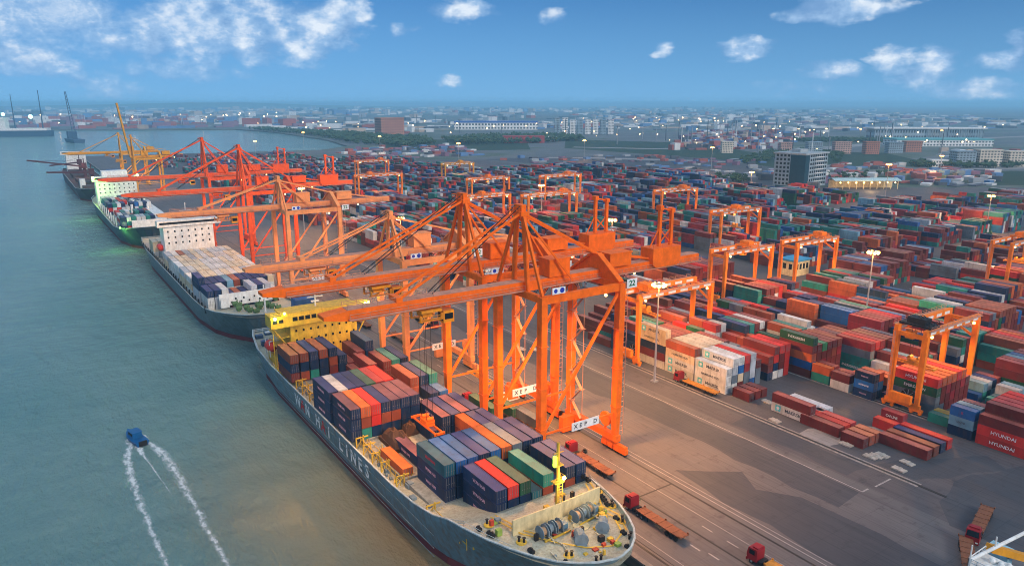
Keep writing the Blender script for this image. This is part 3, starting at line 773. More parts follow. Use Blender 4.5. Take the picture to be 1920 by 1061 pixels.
# foredeck
b = MB(); z = 11.75
b.prism([(62.9, z), (82.6, z), (82.6, z + 3.3), (72.9, z + 3.0), (62.9, z + 3.1)], 'y', 92.6, 92.9)
for x in (64.5, 68, 71, 75, 78, 81.5): b.bar((x, 92.9, z + 2.9), (x, 95.4, z), .25, .25)
bw = b.build('breakwater', CREAMP, s1)
b = MB()
b.tube((73.3, 93.6, z), (73.3, 93.6, 26.3), .42, .3, 8); b.box(72.2, 74.4, 92.9, 94.3, 18.6, 18.8); b.box(72.4, 74.2, 93.0, 94.2, 21.9, 22.05)
b.rail([(72.2, 92.9, 18.8), (74.4, 92.9, 18.8), (74.4, 94.3, 18.8)], 1.0, .07)
for k in range(12): b.bar((72.7, 93.0, 12.4 + k * .55), (73.9, 93.0, 12.4 + k * .55), .07)
b.bar((72.7, 93.0, z), (72.7, 93.0, 18.6), .12); b.bar((73.9, 93.0, z), (73.9, 93.0, 18.6), .12)
b.bar((72.2, 93.5, 24.4), (74.4, 93.5, 24.4), .14)
mast = b.build('foremast', YEL, s1)
b = MB(); b.box(72.2, 72.7, 93.1, 93.7, 21.9, 23.9); b.build('signal_lamp', glow('green_yellow_lamp', (.55, 1, .05), 2.2), mast)
b = MB(); b.ball((74.2, 92.9, 19.4), .36); b.build('lamp', glow('warm_lamp', (1, .62, .18), 30), mast)
light('foredeck_lamp', 'POINT', (74.6, 92.2, 19.4), 2600, (1, .62, .2), s1, size=.3)
def winch(cx, cy, z, ang, n, parent, col):
    b = MB(); c, s = math.cos(ang), math.sin(ang)
    P = lambda u, v, w: (cx + u * c - v * s, cy + u * s + v * c * 1.2, z + w * 1.25)
    u = -n * .8
    for i in range(n):
        b.tube(P(u, 0, .95), P(u + 1.1, 0, .95), .75, .75, 10, 1 if i % 2 == 0 else 0)
        for e in (0, 1.1): b.tube(P(u + e - .06, 0, .95), P(u + e + .06, 0, .95), 1.25, 1.25, 12, 0)
        b.bar(P(u + 1.35, -.5, 0), P(u + 1.35, -.5, 1.2), .2, .9, 0)
        u += 1.6
    b.bar(P(u, 0, .5), P(u + 1.2, 0, .5), 1.1, 1.0, 2)
    b.bar(P(-n * .8, -1.2, .15), P(u + 1, -1.2, .15), .25, .3, 3); b.bar(P(-n * .8, 1.2, .15), P(u + 1, 1.2, .15), .25, .3, 3)
    return b.build('mooring_winch', [GREYM, paint('rope_tan', (.42, .25, .14), .8, .3), paint('winch_blue', (.12, .22, .30), .4, .3), YEL], parent)
winch(68.6, 89.4, 11.95, .04, 3, s1, 0); winch(76.6, 90.2, 11.95, .14, 3, s1, 0)
for (x, y, a) in ((71.5, 84.9, 1.1), (77.2, 85.6, .85)):
    b = MB(); c, s = math.cos(a), math.sin(a)
    b.tube((x - c, y - s, 13.0), (x + c, y + s, 13.0), .95, .95, 12); b.tube((x - c * 1.5, y - s * 1.5, 13.0), (x - c * 1.1, y - s * 1.1, 13.0), 1.25, 1.25, 12)
    b.bar((x + c * 1.2, y + s * 1.2, 12.6), (x + c * 2.2, y + s * 2.2, 12.6), 1.2, 1.2); b.bar((x - c * 1.8, y - s * 1.8, 12.2), (x + c * 2, y + s * 2, 12.2), 1.8, .35)
    b.build('windlass', GREYM, s1)
b = MB(); b.tube((74.6, 88.3, 11.9), (74.6, 88.3, 12.1), 1.5, 1.5, 16); b.build('hatch_cover', CREAMP, s1)
for i, (x, y, a) in enumerate(((63.0, 90.2, .9), (61.2, 97.8, 1.2), (67.3, 82.6, .6), (79.2, 80.6, -.5), (81.6, 85.2, -.9), (83.6, 90.2, -1.0), (70.5, 78.8, .2), (84.8, 95.5, -1.3))):
    b = MB(); c, s = math.cos(a), math.sin(a)
    b.tube((x, y, 11.9), (x, y, 12.08), .95, .95, 12, 1)
    for k in (-.45, .45):
        b.tube((x + c * k, y - s * k, 12.05), (x + c * k, y - s * k, 12.85), .24, .2, 8, 0); b.tube((x + c * k, y - s * k, 12.85), (x + c * k, y - s * k, 12.95), .32, .32, 8, 0)
    b.build('bollard', [BLACK, YEL], s1)
rr = random.Random(77)
FITC = [YEL, GREYM, paint('fitting_green', (.30, .42, .08), .5, .3), BLACK, paint('fitting_red', (.5, .06, .03), .5, .2)]
for k in range(70):
    y = rr.uniform(79, 98.5); x = rr.uniform(60, 85)
    if abs(x - 72) > 14.0 * min(1, ((y - 74) / 22) ** .55) - 2.0: continue
    if 91.6 < y < 96 and 62 < x < 83: continue
    s_ = rr.choice((.22, .35, .5)); each('deck_fitting', rr.choice(FITC), s1, [(x - s_, x + s_, y - s_ * .8, y + s_ * .8, 11.9, 12.0 + rr.choice((.35, .7, 1.1)))])
for k in range(14):
    x, y = rr.uniform(65, 80), rr.uniform(82, 91.5); a_ = rr.uniform(-.5, .5)
    b = MB(); b.bar((x, y, 12.3), (x + 2.2 * math.sin(a_), y - 2.2 * math.cos(a_), 12.15), .16); b.build('mooring_rope', paint('rope_pale', (.55, .48, .35), .8, .2) if k == 0 else bpy.data.materials['rope_pale'], s1)
for k in range(16):
    y = rr.uniform(78, 103); sd = rr.choice((-1, 1)); hb_ = 14.6 * min(1, ((y - 75) / 24) ** .5); x = 72 + sd * (hb_ - .9)
    b = MB(); b.tube((x, y - .5, 12.3), (x, y + .5, 12.3), .42, .42, 8); b.tube((x, y, 11.8), (x, y, 12.9), .2, .2, 6); b.build('fairlead', BLACK, s1)
b = MB()   # painted walkway lines on the foredeck
for pts in ([(62.6, 99.5), (64.2, 92), (67.5, 86.8), (71.0, 82.5), (75.0, 80.4), (79, 82.4), (81.2, 87), (80.6, 91), (83.2, 96), (84.5, 99)], [(63.6, 99.5), (65.2, 92.3), (68.3, 87.4)], [(80.2, 82.6), (82.4, 87.2), (81.8, 91), (84.2, 95.4), (85.6, 99)]):
    for p_, q_ in zip(pts[:-1], pts[1:]): b.bar((p_[0], p_[1], 12.22), (q_[0], q_[1], 12.22), .3, .05)
b.build('walkway_line', YEL, s1)
b = MB()
pts = [(72 - st[i][1] + .35, st[i][0] + .3, st[i][4]) for i in range(2, 10)]
b.rail(pts[3:], 1.1, .06); pts = [(72 + st[i][1] - .35, st[i][0] + .3, st[i][4]) for i in range(2, 10)]; b.rail(pts[3:], 1.1, .06)
b.build('foredeck_rail', GUN, s1)
# hatch coamings and lashing frames
b = MB()
COAM = paint('coaming_grey', (.30, .30, .27), .7, .5)
for y0, y1 in ((101, 114.4), (115, 128), (128.8, 149.8), (150.6, 177.2), (180, 193), (194.4, 208)): each('hatch_coaming', COAM, s1, [(60.8 if y0 < 115 else 59.3, 85.2, y0, y1, 5.6, SB - .05)])
rr = random.Random(3)
for y in [100.6, 114.6, 128.4, 136, 141, 146, 150.2, 163.6, 177.6, 183, 189, 194.2, 201, 208]:
    x0 = 57.4 if y > 112 else 59.6
    b = MB(); b.bar((x0, y, 6), (x0, y, 8.6), .25); b.bar((x0 + 1.8, y, 6), (x0 + 1.8, y, 8.9), .25); b.bar((x0, y, 8.5), (x0 + 3, y, 8.5), .25); b.bar((x0, y, 6.2), (x0 + 1.8, y, 8.4), .14); b.build('lashing_frame', YEL, s1)
for y0, y1 in ((128.6, 150), (101, 114), (178, 194.4), (195, 212)):
    for x_, h_ in ((58.4, 2.2), (60.4, 1.4)): b = MB(); b.rail([(x_, y0, 6.1), (x_, y1, 6.1)], h_, .11, step=2.4); b.build('deck_rail', YEL, s1)
for k in range(30):
    y = rr.uniform(129, 150) if k < 18 else rr.uniform(195, 214); x_ = rr.uniform(58, 61.5) if k < 18 else rr.uniform(57, 58.5)
    b = MB(); b.bar((x_, y, 6.0), (x_ + rr.uniform(-.6, .6), y + rr.uniform(-2, 2), rr.uniform(6.6, 8.6)), .18); b.bar((x_, y, 6.0), (x_ + .6, y + 1.4, 6.1), .5, .35); b.build('deck_fitting', YEL, s1)
b = MB()
for k in range(34):
    x, y = 57.6 + rr.uniform(0, 2.6), rr.choice([rr.uniform(101, 128), rr.uniform(130, 150), rr.uniform(178, 195)])
    if y < 116: x += 2
    s_ = rr.choice((.25, .4, .55)); each('deck_fitting', GREYM, s1, [(x - s_, x + s_, y - s_ * 1.4, y + s_ * 1.4, 5.9, rr.choice((6.5, 7.0, 7.4)))])
# superstructure
b = MB()
b.box(62.5, 83.8, 213, 226, 6, 19.0); b.box(58.2, 62.5, 214.5, 224, 6, 8.6)
b.build('superstructure', YEL, s1)
b = MB(); b.box(56.6, 88, 212.4, 218.4, 19.0, 22.6); b.box(60, 84, 212.6, 220.5, 22.6, 23.0); b.rail([(56.8, 212.6, 22.6), (88, 212.6, 22.6)], 1.0, .07)
wh = b.build('wheelhouse', YEL, s1)
b = MB()
for i in range(11):
    x = 63.2 + i * 1.95; each('bridge_window', GLASS, wh, [(x, x + 1.45, 212.25, 212.45, 20.6, 21.8)])
for i in range(2): each('bridge_window', GLASS, wh, [(57.2 + i * 1.8, 58.5 + i * 1.8, 212.25, 212.45, 20.6, 21.6), (84.6 + i * 1.6, 85.9 + i * 1.6, 212.25, 212.45, 20.6, 21.6)])
b = MB()
for zz, xs in ((17.2, range(9)), (14.2, range(9)), (11.2, range(9))):
    for i in xs: x = 64.2 + i * 2.3; each('porthole', GLASS, s1, [(x - .28, x + .28, 212.86, 213.05, zz - .35, zz + .35)])
b = MB(); b.bar((87.6, 213, 19), (84.0, 213.4, 12.5), .35); b.build('wing_support', YEL, s1)
b = MB(); b.bar((57.2, 213, 19), (61.9, 213.4, 12), .35); b.bar((57.2, 217.5, 19), (62, 217.5, 12), .3); b.bar((57.2, 213.2, 19), (57.2, 213.2, 6), .2)
b.box(58.8, 62.6, 213.5, 224, 12, 12.2); b.rail([(58.8, 213.5, 12.2), (58.8, 224, 12.2)], 1, .08); b.box(58.8, 62.6, 213.5, 224, 15.4, 15.6)
b.build('wing_support', YEL, s1)
b = MB(); b.frustum((72, 229, 6), 4, 3, (72, 229.5, 22.8), 3, 2.4); b.build('funnel', paint('funnel_blue', (.05, .12, .28), .45, .3), s1)
b = MB(); b.tube((72, 217, 23), (72, 217, 29.5), .3, .2); b.bar((69.5, 217, 26), (74.5, 217, 26), .25); b.bar((70.5, 217, 28), (73.5, 217, 28), .2); b.box(70.8, 73.2, 216.5, 217.5, 24.5, 24.8)
b.build('radar_mast', WHITEP, s1)
b = MB(); b.ball((58.6, 220.5, 11.0), 1.7, sz=.9); b.ball((58.6, 223.2, 11.0), 1.7, sz=.9); b.tube((58.6, 220.5, 11), (58.6, 223.2, 11), 1.7, 1.7, 10); b.build('lifeboat', REDP, s1)
b = MB(); b.bar((57.6, 219.8, 8), (57.6, 219.8, 13), .25); b.bar((57.6, 224, 8), (57.6, 224, 13), .25); b.bar((57.6, 219.8, 13), (60.6, 219.8, 13), .25); b.bar((57.6, 224, 13), (60.6, 224, 13), .25); b.build('davit', WHITEP, s1)
b = MB()
balls('flood_lamp', glow('yellow_green_lamp', (.75, 1, .12), 22), s1, [(57.8, 212.0, 22.2, .5), (60.8, 212.2, 23.4, .38), (86.6, 212.0, 22.6, .5), (87.8, 212.2, 22.8, .38)])
light('bridge_lamp', 'POINT', (58, 211.0, 22.4), 1800, (.85, 1, .25), s1, size=.4); light('bridge_lamp', 'POINT', (86.8, 211.0, 22.8), 1800, (.9, 1, .3), s1, size=.4)
b = MB(); z = 7.6
STB = paint('stern_blue', (.06, .12, .22), .5, .4)
for x, y in ((60.5, 243), (64, 245), (80, 243), (60.5, 236), (83, 237)): each('stern_machinery', STB, s1, [(x - 1.2, x + 1.2, y - .9, y + .9, z - 1, z + .9)])
b = MB(); b.rail([(60.2, 247.8, 7.9), (83.6, 247.8, 7.9)], 1.2, .1); b.rail([(57.0, 231, 6.4), (58.6, 242.5, 7.4), (60.2, 247.8, 7.9)], 1.2, .1); b.box(62, 82, 240, 241.5, 9.5, 9.8); b.build('stern_rail', WHITEP, s1)
# tarpaulined cargo and the orange spreader resting on it
b = MB(); rr = random.Random(5)
def lump(b, x0, x1, y0, y1, z0, h, n=7):
    g = [[None] * (n + 1) for _ in range(n + 1)]; vs = []; fs = []
    for i in range(n + 1):
        for j in range(n + 1):
            u, w_ = i / n, j / n; k = (math.sin(math.pi * u) * math.sin(math.pi * w_)) ** .35
            g[i][j] = len(vs); vs.append((x0 + (x1 - x0) * u, y0 + (y1 - y0) * w_, z0 + h * k * rr.uniform(.8, 1.1)))
    for i in range(n):
        for j in range(n): fs.append((g[i][j], g[i + 1][j], g[i + 1][j + 1], g[i][j + 1]))
    b.add(vs, fs)
lump(b, 62.6, 68.0, 140.2, 149.6, 7.2, 3.6); b.box(62.7, 67.9, 140.3, 149.5, 7.1, 8.2)
t = b.build('covered_cargo', paint('brown_tarpaulin', (.075, .038, .024), .8, .4)); tag(t, 'dark brown tarpaulin-covered cargo heap on the near ship beside the lettered hull side', 'cargo')
b = MB(); lump(b, 68.4, 72.0, 146.5, 150, 7.2, 3.2); b.box(68.5, 71.9, 146.6, 149.9, 7.1, 8)
t = b.build('covered_cargo', bpy.data.materials['brown_tarpaulin']); tag(t, 'small brown tarpaulin-covered cargo heap behind the orange spreader on the near ship', 'cargo')

def spreader(x, y, z, along, mat, label, ropes_to=None, L=12):
    o = empty('container_spreader', (x, y, z), 0, label, 'spreader', 'spreaders for lifting containers')
    b = MB(); l = L / 2
    for s_ in (-.9, .9): b.box(s_ - .14, s_ + .14, -l, l, .1, .5)
    for yy in (-l + .2, l - .2): b.box(-1.3, 1.3, yy - .2, yy + .2, 0, .55)
    b.box(-1.0, 1.0, -1.8, 1.8, .5, 1.0)
    b.build('frame', mat, o)
    b = MB(); b.box(-1.1, 1.1, -1.5, 1.5, 1.15, 1.8); b.tube((-.8, -1.2, 2.1), (.8, -1.2, 2.1), .5, .5, 10); b.tube((-.8, 1.2, 2.1), (.8, 1.2, 2.1), .5, .5, 10)
    b.build('head_block', mat, o)
    b = MB()
    for sx in (-.8, .8):
        for sy in (-1.2, 1.2):
            b.bar((sx, sy, 2.1), (sx, sy, ropes_to - z), .07)
    b.build('rope', BLACK, o)
    return o
# ---- second ship
HULLG = paint('grey_hull', (.15, .19, .20), .5, .5, (.09, .07, .06), .25)
s2 = empty('container_ship', (0, 0, 0), 0, 'grey container ship loaded with cream containers moored beyond the yellow bridge', 'ship', 'ships moored along the quay')
st = [(253.5, .6, .1, 12.4, 11.0, 8), (255, 4.0, .3, 12.2, 10.9, 8), (258, 7.6, .8, 11.8, 10.7, 8), (263, 10.6, 2.4, 11.3, 10.4, 8), (270, 13.2, 5.5, 10.6, 9.8, 6), (278, 15.0, 9.0, 9.6, 8.8, 4), (290, 15.9, 12.2, 8.2, 7.2, 1), (310, 16.1, 14.4, 7.6, 6.6, 0), (430, 16.1, 14.6, 7.6, 6.6, 0), (455, 15, 12, 8, 7, 0), (470, 13, 9, 8.4, 7.4, -2)]
hull('hull', 68.3, st, -6.5, [HULLG, BOOT, GUN], s2, DECKG)
b = MB(); b.prism([(57, 9.4), (80, 9.4), (80, 14.2), (57, 14.2)], 'y', 283.0, 283.4); b.prism([(57, 9.4), (60, 9.4), (60, 13.0), (57, 13.0)], 'y', 280.6, 281); b.build('breakwater', WHITEP, s2)
b = MB()
for x in (60, 63, 66, 70, 73, 76, 79): each('breakwater_opening', GLASS, s2, [(x - .3, x + .3, 282.8, 282.98, 11.6, 12.3)])
for x in (61.5, 65, 68, 72, 75): each('breakwater_opening', GLASS, s2, [(x - .3, x + .3, 282.8, 282.98, 10.3, 11)])
b = MB(); b.box(53.2, 83.4, 286.4, 456, 6.0, 7.1); b.build('hatch_coaming', bpy.data.materials['coaming_grey'], s2)
b = MB()
for k in range(28):
    y = 288 + k * 6; each('deck_post', BLACK, s2, [(52.4, 52.9, y, y + .5, 6.5, 9.4)])
b.rail([(52.35, 288, 7.6), (52.35, 455, 7.6)], 1.1, .1, step=6); b.build('deck_rail', BLACK, s2)
b = MB(); b.box(56, 79.5, 392, 404, 6.6, 25.0); b.box(53.4, 83.2, 391.2, 397, 25.0, 28.0); b.box(60, 76, 399, 403, 25, 30)
b.build('superstructure', WHITEP, s2)
b = MB()
for zz in (22.6, 19.6, 16.8):
    for i in range(7): x = 58 + i * 3.2; each('porthole', GLASS, s2, [(x - .35, x + .35, 391.85, 392.05, zz - .45, zz + .45)])
b = MB(); b.box(54.4, 82.2, 391.0, 391.3, 26.3, 27.3); b.build('bridge_window', GLASS, s2)
b = MB(); b.tube((68, 397, 28), (68, 397, 36), .35, .25); b.bar((65, 397, 32), (71, 397, 32), .3); b.build('radar_mast', WHITEP, s2)
b = MB(); b.frustum((68, 408, 7), 3.4, 1.5, (68, 408, 29), 2.8, 1.4); b.build('funnel', paint('funnel_tan', (.5, .3, .16), .5, .3), s2)
b = MB(); b.ball((55.2, 399.5, 13.5), 1.6); b.tube((55.2, 399.5, 13.5), (55.2, 404, 13.5), 1.6, 1.6, 8); b.ball((55.2, 404, 13.5), 1.6); b.build('lifeboat', REDP, s2)
rr = random.Random(11)
for k in range(9):
    pass
GREENP = paint('green_machinery', (.09, .17, .06), .6, .5)
b = MB()
for k in range(15):
    x, y = rr.uniform(61, 77), rr.uniform(263, 279)
    if abs(x - 68.3) > (y - 253) * .5 + 1: continue
    b = MB()
    b.tube((x - 1, y, 11.2), (x + 1, y, 11.2), .8, .8, 8); b.box(x - .6, x + .6, y - .6, y + .6, 10, 11.0)
    b.bar((x, y, 10.4), (x + rr.uniform(-1, 1), y, 12.6), .3)
    b.build('mooring_winch', GREENP, s2)
b = MB(); b.tube((68.3, 262, 10.6), (68.3, 262, 21), .35, .25); b.bar((66.8, 262, 17), (69.8, 262, 17), .2); b.build('foremast', WHITEP, s2)

# ---- third ship
s3 = empty('container_ship', (0, 0, 0), 0, 'dark blue container ship with white bridge under the two red cranes', 'ship', 'ships moored along the quay')
HULLD = paint('dark_blue_hull', (.03, .07, .10), .45, .4, (.09, .06, .05), .25)
st = [(474, .6, .1, 13.6, 12.2, 8), (476, 5, .4, 13.3, 12.1, 8), (481, 9, 1.5, 12.6, 11.6, 8), (490, 13, 5, 11.4, 10.6, 6), (502, 15.2, 9.5, 9.8, 8.8, 3), (525, 16.4, 13.2, 8.4, 7.4, 0), (660, 16.4, 14.6, 8.4, 7.4, 0), (690, 15, 12, 8.8, 7.8, 0), (703, 12, 8, 9.2, 8.2, -2)]
hull('hull', 62.6, st, -6.5, [HULLD, BOOT, GUN], s3, DECKG)
b = MB(); b.box(49, 77, 646, 664, 7.4, 26); b.box(46.4, 79, 644.6, 652, 26, 29.4); b.box(54, 72, 652, 662, 29.4, 33); b.build('superstructure', WHITEP, s3)
balls('bow_lamp', glow('green_bow_lamp', (.3, 1, .12), 8), s3, [(47.4, 499, 10.6, .5)])
light('bow_light', 'POINT', (44.5, 494, 8.5), 4500, (.35, 1, .15), s3, size=.5)
each('bridge_window', GLASS, s3, [(48, 77.6, 644.3, 644.7, 27.4, 28.7)])
for zz in (23, 20, 17):
    for i in range(8): x = 51 + i * 3.4; each('porthole', GLASS, s3, [(x - .4, x + .4, 645.8, 646.05, zz - .5, zz + .5)])
b = MB(); b.frustum((63, 668, 8), 5, 4, (63, 668, 33), 4, 3.4); b.build('funnel', paint('funnel_deep_blue', (.02, .10, .22), .4, .2), s3)
balls('flood_lamp', bpy.data.materials['yellow_green_lamp'], s3, [(47.2, 644, 29, .9), (78, 644, 29.6, .9)])
light('bridge_lamp', 'POINT', (43.5, 640.5, 22), 14000, (.4, 1, .2), s3, size=.5)
b = MB(); b.box(54, 74, 497, 498, 9, 14.6); b.build('breakwater', WHITEP, s3)
each('deck_house', WHITEP, s3, [(70, 79.4, 540, 600, 8, 12), (66, 79.0, 508, 530, 8.6, 12.6)])
for k in range(9): each('deck_post', WHITEP, s3, [(47.4, 48, 520 + k * 14, 521 + k * 14, 8, 14)])
for i in range(9): y = 541 + i * 6.4; each('deck_window', GLASS, s3, [(69.85, 70.05, y, y + 3.4, 9.6, 11)])
for x, y in ((62, 560), (66, 585), (72, 560), (74, 590)): b = MB(); b.tube((x, y, 8), (x, y, 17), .9, .8, 8); b.build('ventilator', WHITEP, s3)
b = MB(); b.box(48, 77.5, 505, 643, 7, 8.2); b.build('hatch_coaming', bpy.data.materials['coaming_grey'], s3)
# ---- fourth ship: bulk carrier with derricks, then a far one
MAR = paint('dark_purple_hull', (.05, .02, .045), .5, .4)
s4 = empty('bulk_carrier', (0, 0, 0), 0, 'dark purple bulk carrier with derricks swung out over the river', 'ship', 'ships moored along the quay')
st = [(745, 1, .2, 11, 10, 6), (750, 7, 1, 10.6, 9.6, 6), (762, 13, 6, 9.6, 8.6, 4), (785, 15.6, 13, 8.4, 7.4, 0), (990, 15.6, 14.4, 8.4, 7.4, 0), (1024, 13, 9, 9, 8, -2)]
hull('hull', 58, st, -6.5, [MAR, BOOT, GUN], s4, paint('rust_deck', (.10, .06, .06), .8, .4))
b = MB(); b.box(48, 68, 985, 1003, 8, 27); b.box(43, 73, 984, 989, 27, 30.5); b.build('superstructure', WHITEP, s4); each('deck_house', WHITEP, s4, [(46.5, 51, 784, 792, 8, 16)])
b = MB(); b.box(44.5, 71.5, 983.7, 984.05, 28.4, 29.8); b.build('bridge_window', GLASS, s4)
DARKM = paint('derrick_maroon', (.09, .03, .04), .5, .3)
for y, tip in ((800, (22, 806, 22)), (880, (9, 880, 29)), (940, (30, 950, 18))):
    b = MB(); b.tube((58, y, 8), (58, y, 24), 1.6, 1.2, 8); b.box(55.6, 60.4, y - 2, y + 2, 19, 24.5); b.bar((56, y, 21), tip, 1.3, 1.5); b.bar((58, y, 26), tip, .2); b.bar(tip, (tip[0], tip[1], tip[2] - 6), .18); b.tube((58, y, 24), (58, y, 29), .5, .4)
    b.build('deck_crane', DARKM, s4)
for y in (770, 815, 850, 895, 925, 960): each('hatch_cover', bpy.data.materials['rust_deck'], s4, [(48, 68, y, y + 22, 8, 10.5)])
NAVYD = paint('distant_navy', (.05, .10, .17), .5, .3)
s5 = empty('crane_vessel', (118, 1960, WZ), rad(8), 'dark vessel with a very tall lattice mast far up the river', 'vessel')
b = MB(); b.prism([(-9, -3), (9, -3), (12, 8), (-12, 8)], 'y', -45, 45); b.box(-9, 9, 12, 30, 8, 24); b.build('hull', NAVYD, s5)
b = MB()
for sx_ in (-1, 1): b.bar((sx_ * 4, -10, 8), (-8 + sx_, -10, 112), 1.3)
for k in range(16): b.bar((-4 * (1 - k / 17) - 8 * k / 17, -10, 8 + k * 6.1), (4 * (1 - k / 17) - 7 * k / 17, -10, 12 + k * 6.1), .8)
b.build('lattice_mast', NAVYD, s5)
s6 = empty('cargo_vessel', (20, 2380, WZ), rad(70), 'dark blue far vessel with green and white lamps by the far bank', 'vessel')
b = MB(); b.prism([(-16, -3), (16, -3), (19, 16), (-19, 16)], 'y', -75, 75); b.build('hull', NAVYD, s6)
b = MB(); b.box(-13, 13, 28, 56, 16, 44); b.box(-16, 16, 30, 36, 44, 50); b.box(-15, 15, -70, 29, 16, 22); b.build('superstructure', WHITEP, s6)
for y_, h_ in ((-56, 120), (10, 110)): b = MB(); b.frustum((0, y_, 16), 1.5, 1.5, (0, y_, h_), .6, .6); b.build('mast', NAVYD, s6)
balls('deck_lamp', glow('far_green_lamp', (.35, 1, .65), 14), s6, [(0, -30, 52, 5), (0, 34, 58, 4)])

# ---- blue patrol boat and its wake
BLU = paint('boat_blue', (.01, .10, .26), .4, .2)
bt = empty('motor_boat', (16.6, 204.6, WZ), rad(14), 'small blue motor boat with cabin speeding up the river ahead of a foamy wake', 'boat')
b = MB(); secs = [(-4.6, 1.65, -.5, 1.2), (-2, 1.8, -.5, 1.25), (1.5, 1.7, -.5, 1.4), (3.6, 1.0, -.4, 1.7), (5.0, .12, .1, 2.0)]
for (y0, w0, k0, t0), (y1, w1, k1, t1) in zip(secs[:-1], secs[1:]):
    vs = [(-w0, y0, t0), (w0, y0, t0), (w0 * .7, y0, k0), (-w0 * .7, y0, k0), (-w1, y1, t1), (w1, y1, t1), (w1 * .7, y1, k1), (-w1 * .7, y1, k1)]
    b.add(vs, [(0, 4, 5, 1), (1, 5, 6, 2), (2, 6, 7, 3), (3, 7, 4, 0), (0, 1, 2, 3), (4, 7, 6, 5)])
b.build('hull', BLU, bt)
b = MB(); b.frustum((0, .3, 1.3), 1.3, 1.9, (0, .1, 2.9), 1.1, 1.5); b.box(-1.3, 1.3, -1.8, 1.8, 2.9, 3.0); b.build('cabin', BLU, bt)
each('cabin_window', GLASS, bt, [(-1.05, 1.05, 1.86, 2.15, 1.9, 2.6), (-1.3, -1.15, -1, 1.2, 2.0, 2.6), (1.15, 1.3, -1, 1.2, 2.0, 2.6)])
b = MB(); b.box(-1.0, 1.0, -5.0, -4.5, .2, 1.5); b.build('outboard', BLACK, bt)
m, nt, bs = newmat('wake_foam'); FOAM = m
tcn = N(nt, 'ShaderNodeTexCoord'); uvn = N(nt, 'ShaderNodeUVMap')
fn = noise(nt, mapped(nt, tcn.outputs['Object'], (1, .6, 1)), .9, 8, .72)
sx = N(nt, 'ShaderNodeSeparateXYZ'); nt.links.new(uvn.outputs[0], sx.inputs[0])
edge = MM(nt, 'SUBTRACT', 1.0, MM(nt, 'ABSOLUTE', MM(nt, 'SUBTRACT', MM(nt, 'MULTIPLY', sx.outputs[0], 2.0), 1.0)))
al = MM(nt, 'SUBTRACT', MM(nt, 'ADD', fn, MM(nt, 'MULTIPLY', edge, .32)), MM(nt, 'MULTIPLY', sx.outputs[1], .13))
nt.links.new(ramp(nt, al, [(.56, 0), (.80, .72)]), bs.inputs['Alpha'])
bs.inputs['Base Color'].default_value = (.72, .76, .76, 1); bs.inputs['Roughness'].default_value = .9
def ribbon(pts, z):
    n = len(pts); vs = []; fs = []; uv = []
    for i, (x, y, w) in enumerate(pts):
        for s_ in (-1, 1): vs.append((x + s_ * w * .72, y, z)); uv.append(((s_ + 1) / 2, i / (n - 1)))
    for i in range(n - 1): fs.append((2 * i, 2 * i + 1, 2 * i + 3, 2 * i + 2))
    return vs, fs, uv
b = MB(); UV = []
for pts in ([(15.4, 204.5, .9), (14.2, 200, 1.7), (13.2, 193, 2.2), (12.8, 184, 2.3), (12.9, 172, 2.1), (13.2, 160, 1.8), (13.6, 148, 1.6), (14.2, 136, 1.3), (14.6, 120, .9)],
            [(17.6, 204.2, .9), (19.6, 200, 1.8), (21.2, 193, 2.5), (22.0, 184, 2.8), (22.6, 172, 2.6), (23.0, 158, 2.3), (23.5, 145, 1.9), (24.0, 128, 1.5), (24.3, 112, 1)],
            [(16.4, 201, 1.3), (17.0, 195, 1.0), (17.9, 186, .7), (18.9, 176, .4), (19.6, 168, .2)], [(15.0, 208.5, .4), (14.4, 205, 1.6), (15.2, 200.5, 1.6)], [(18.2, 208.5, .4), (19.2, 205, 1.6), (18.4, 200.5, 1.6)], [(16.2, 201.2, 1.6), (16.6, 198, 2.2), (16.9, 194, 1.6)]):
    v_, f_, u_ = ribbon(pts, WZ + .06 + .01 * len(UV) / 20); b.add(v_, f_); UV += u_
me = b.mesh('wake', FOAM); ul = me.uv_layers.new(name='UVMap')
for l in me.loops: ul.data[l.index].uv = UV[l.vertex_index]
tag(link('wake', me), kind='stuff')
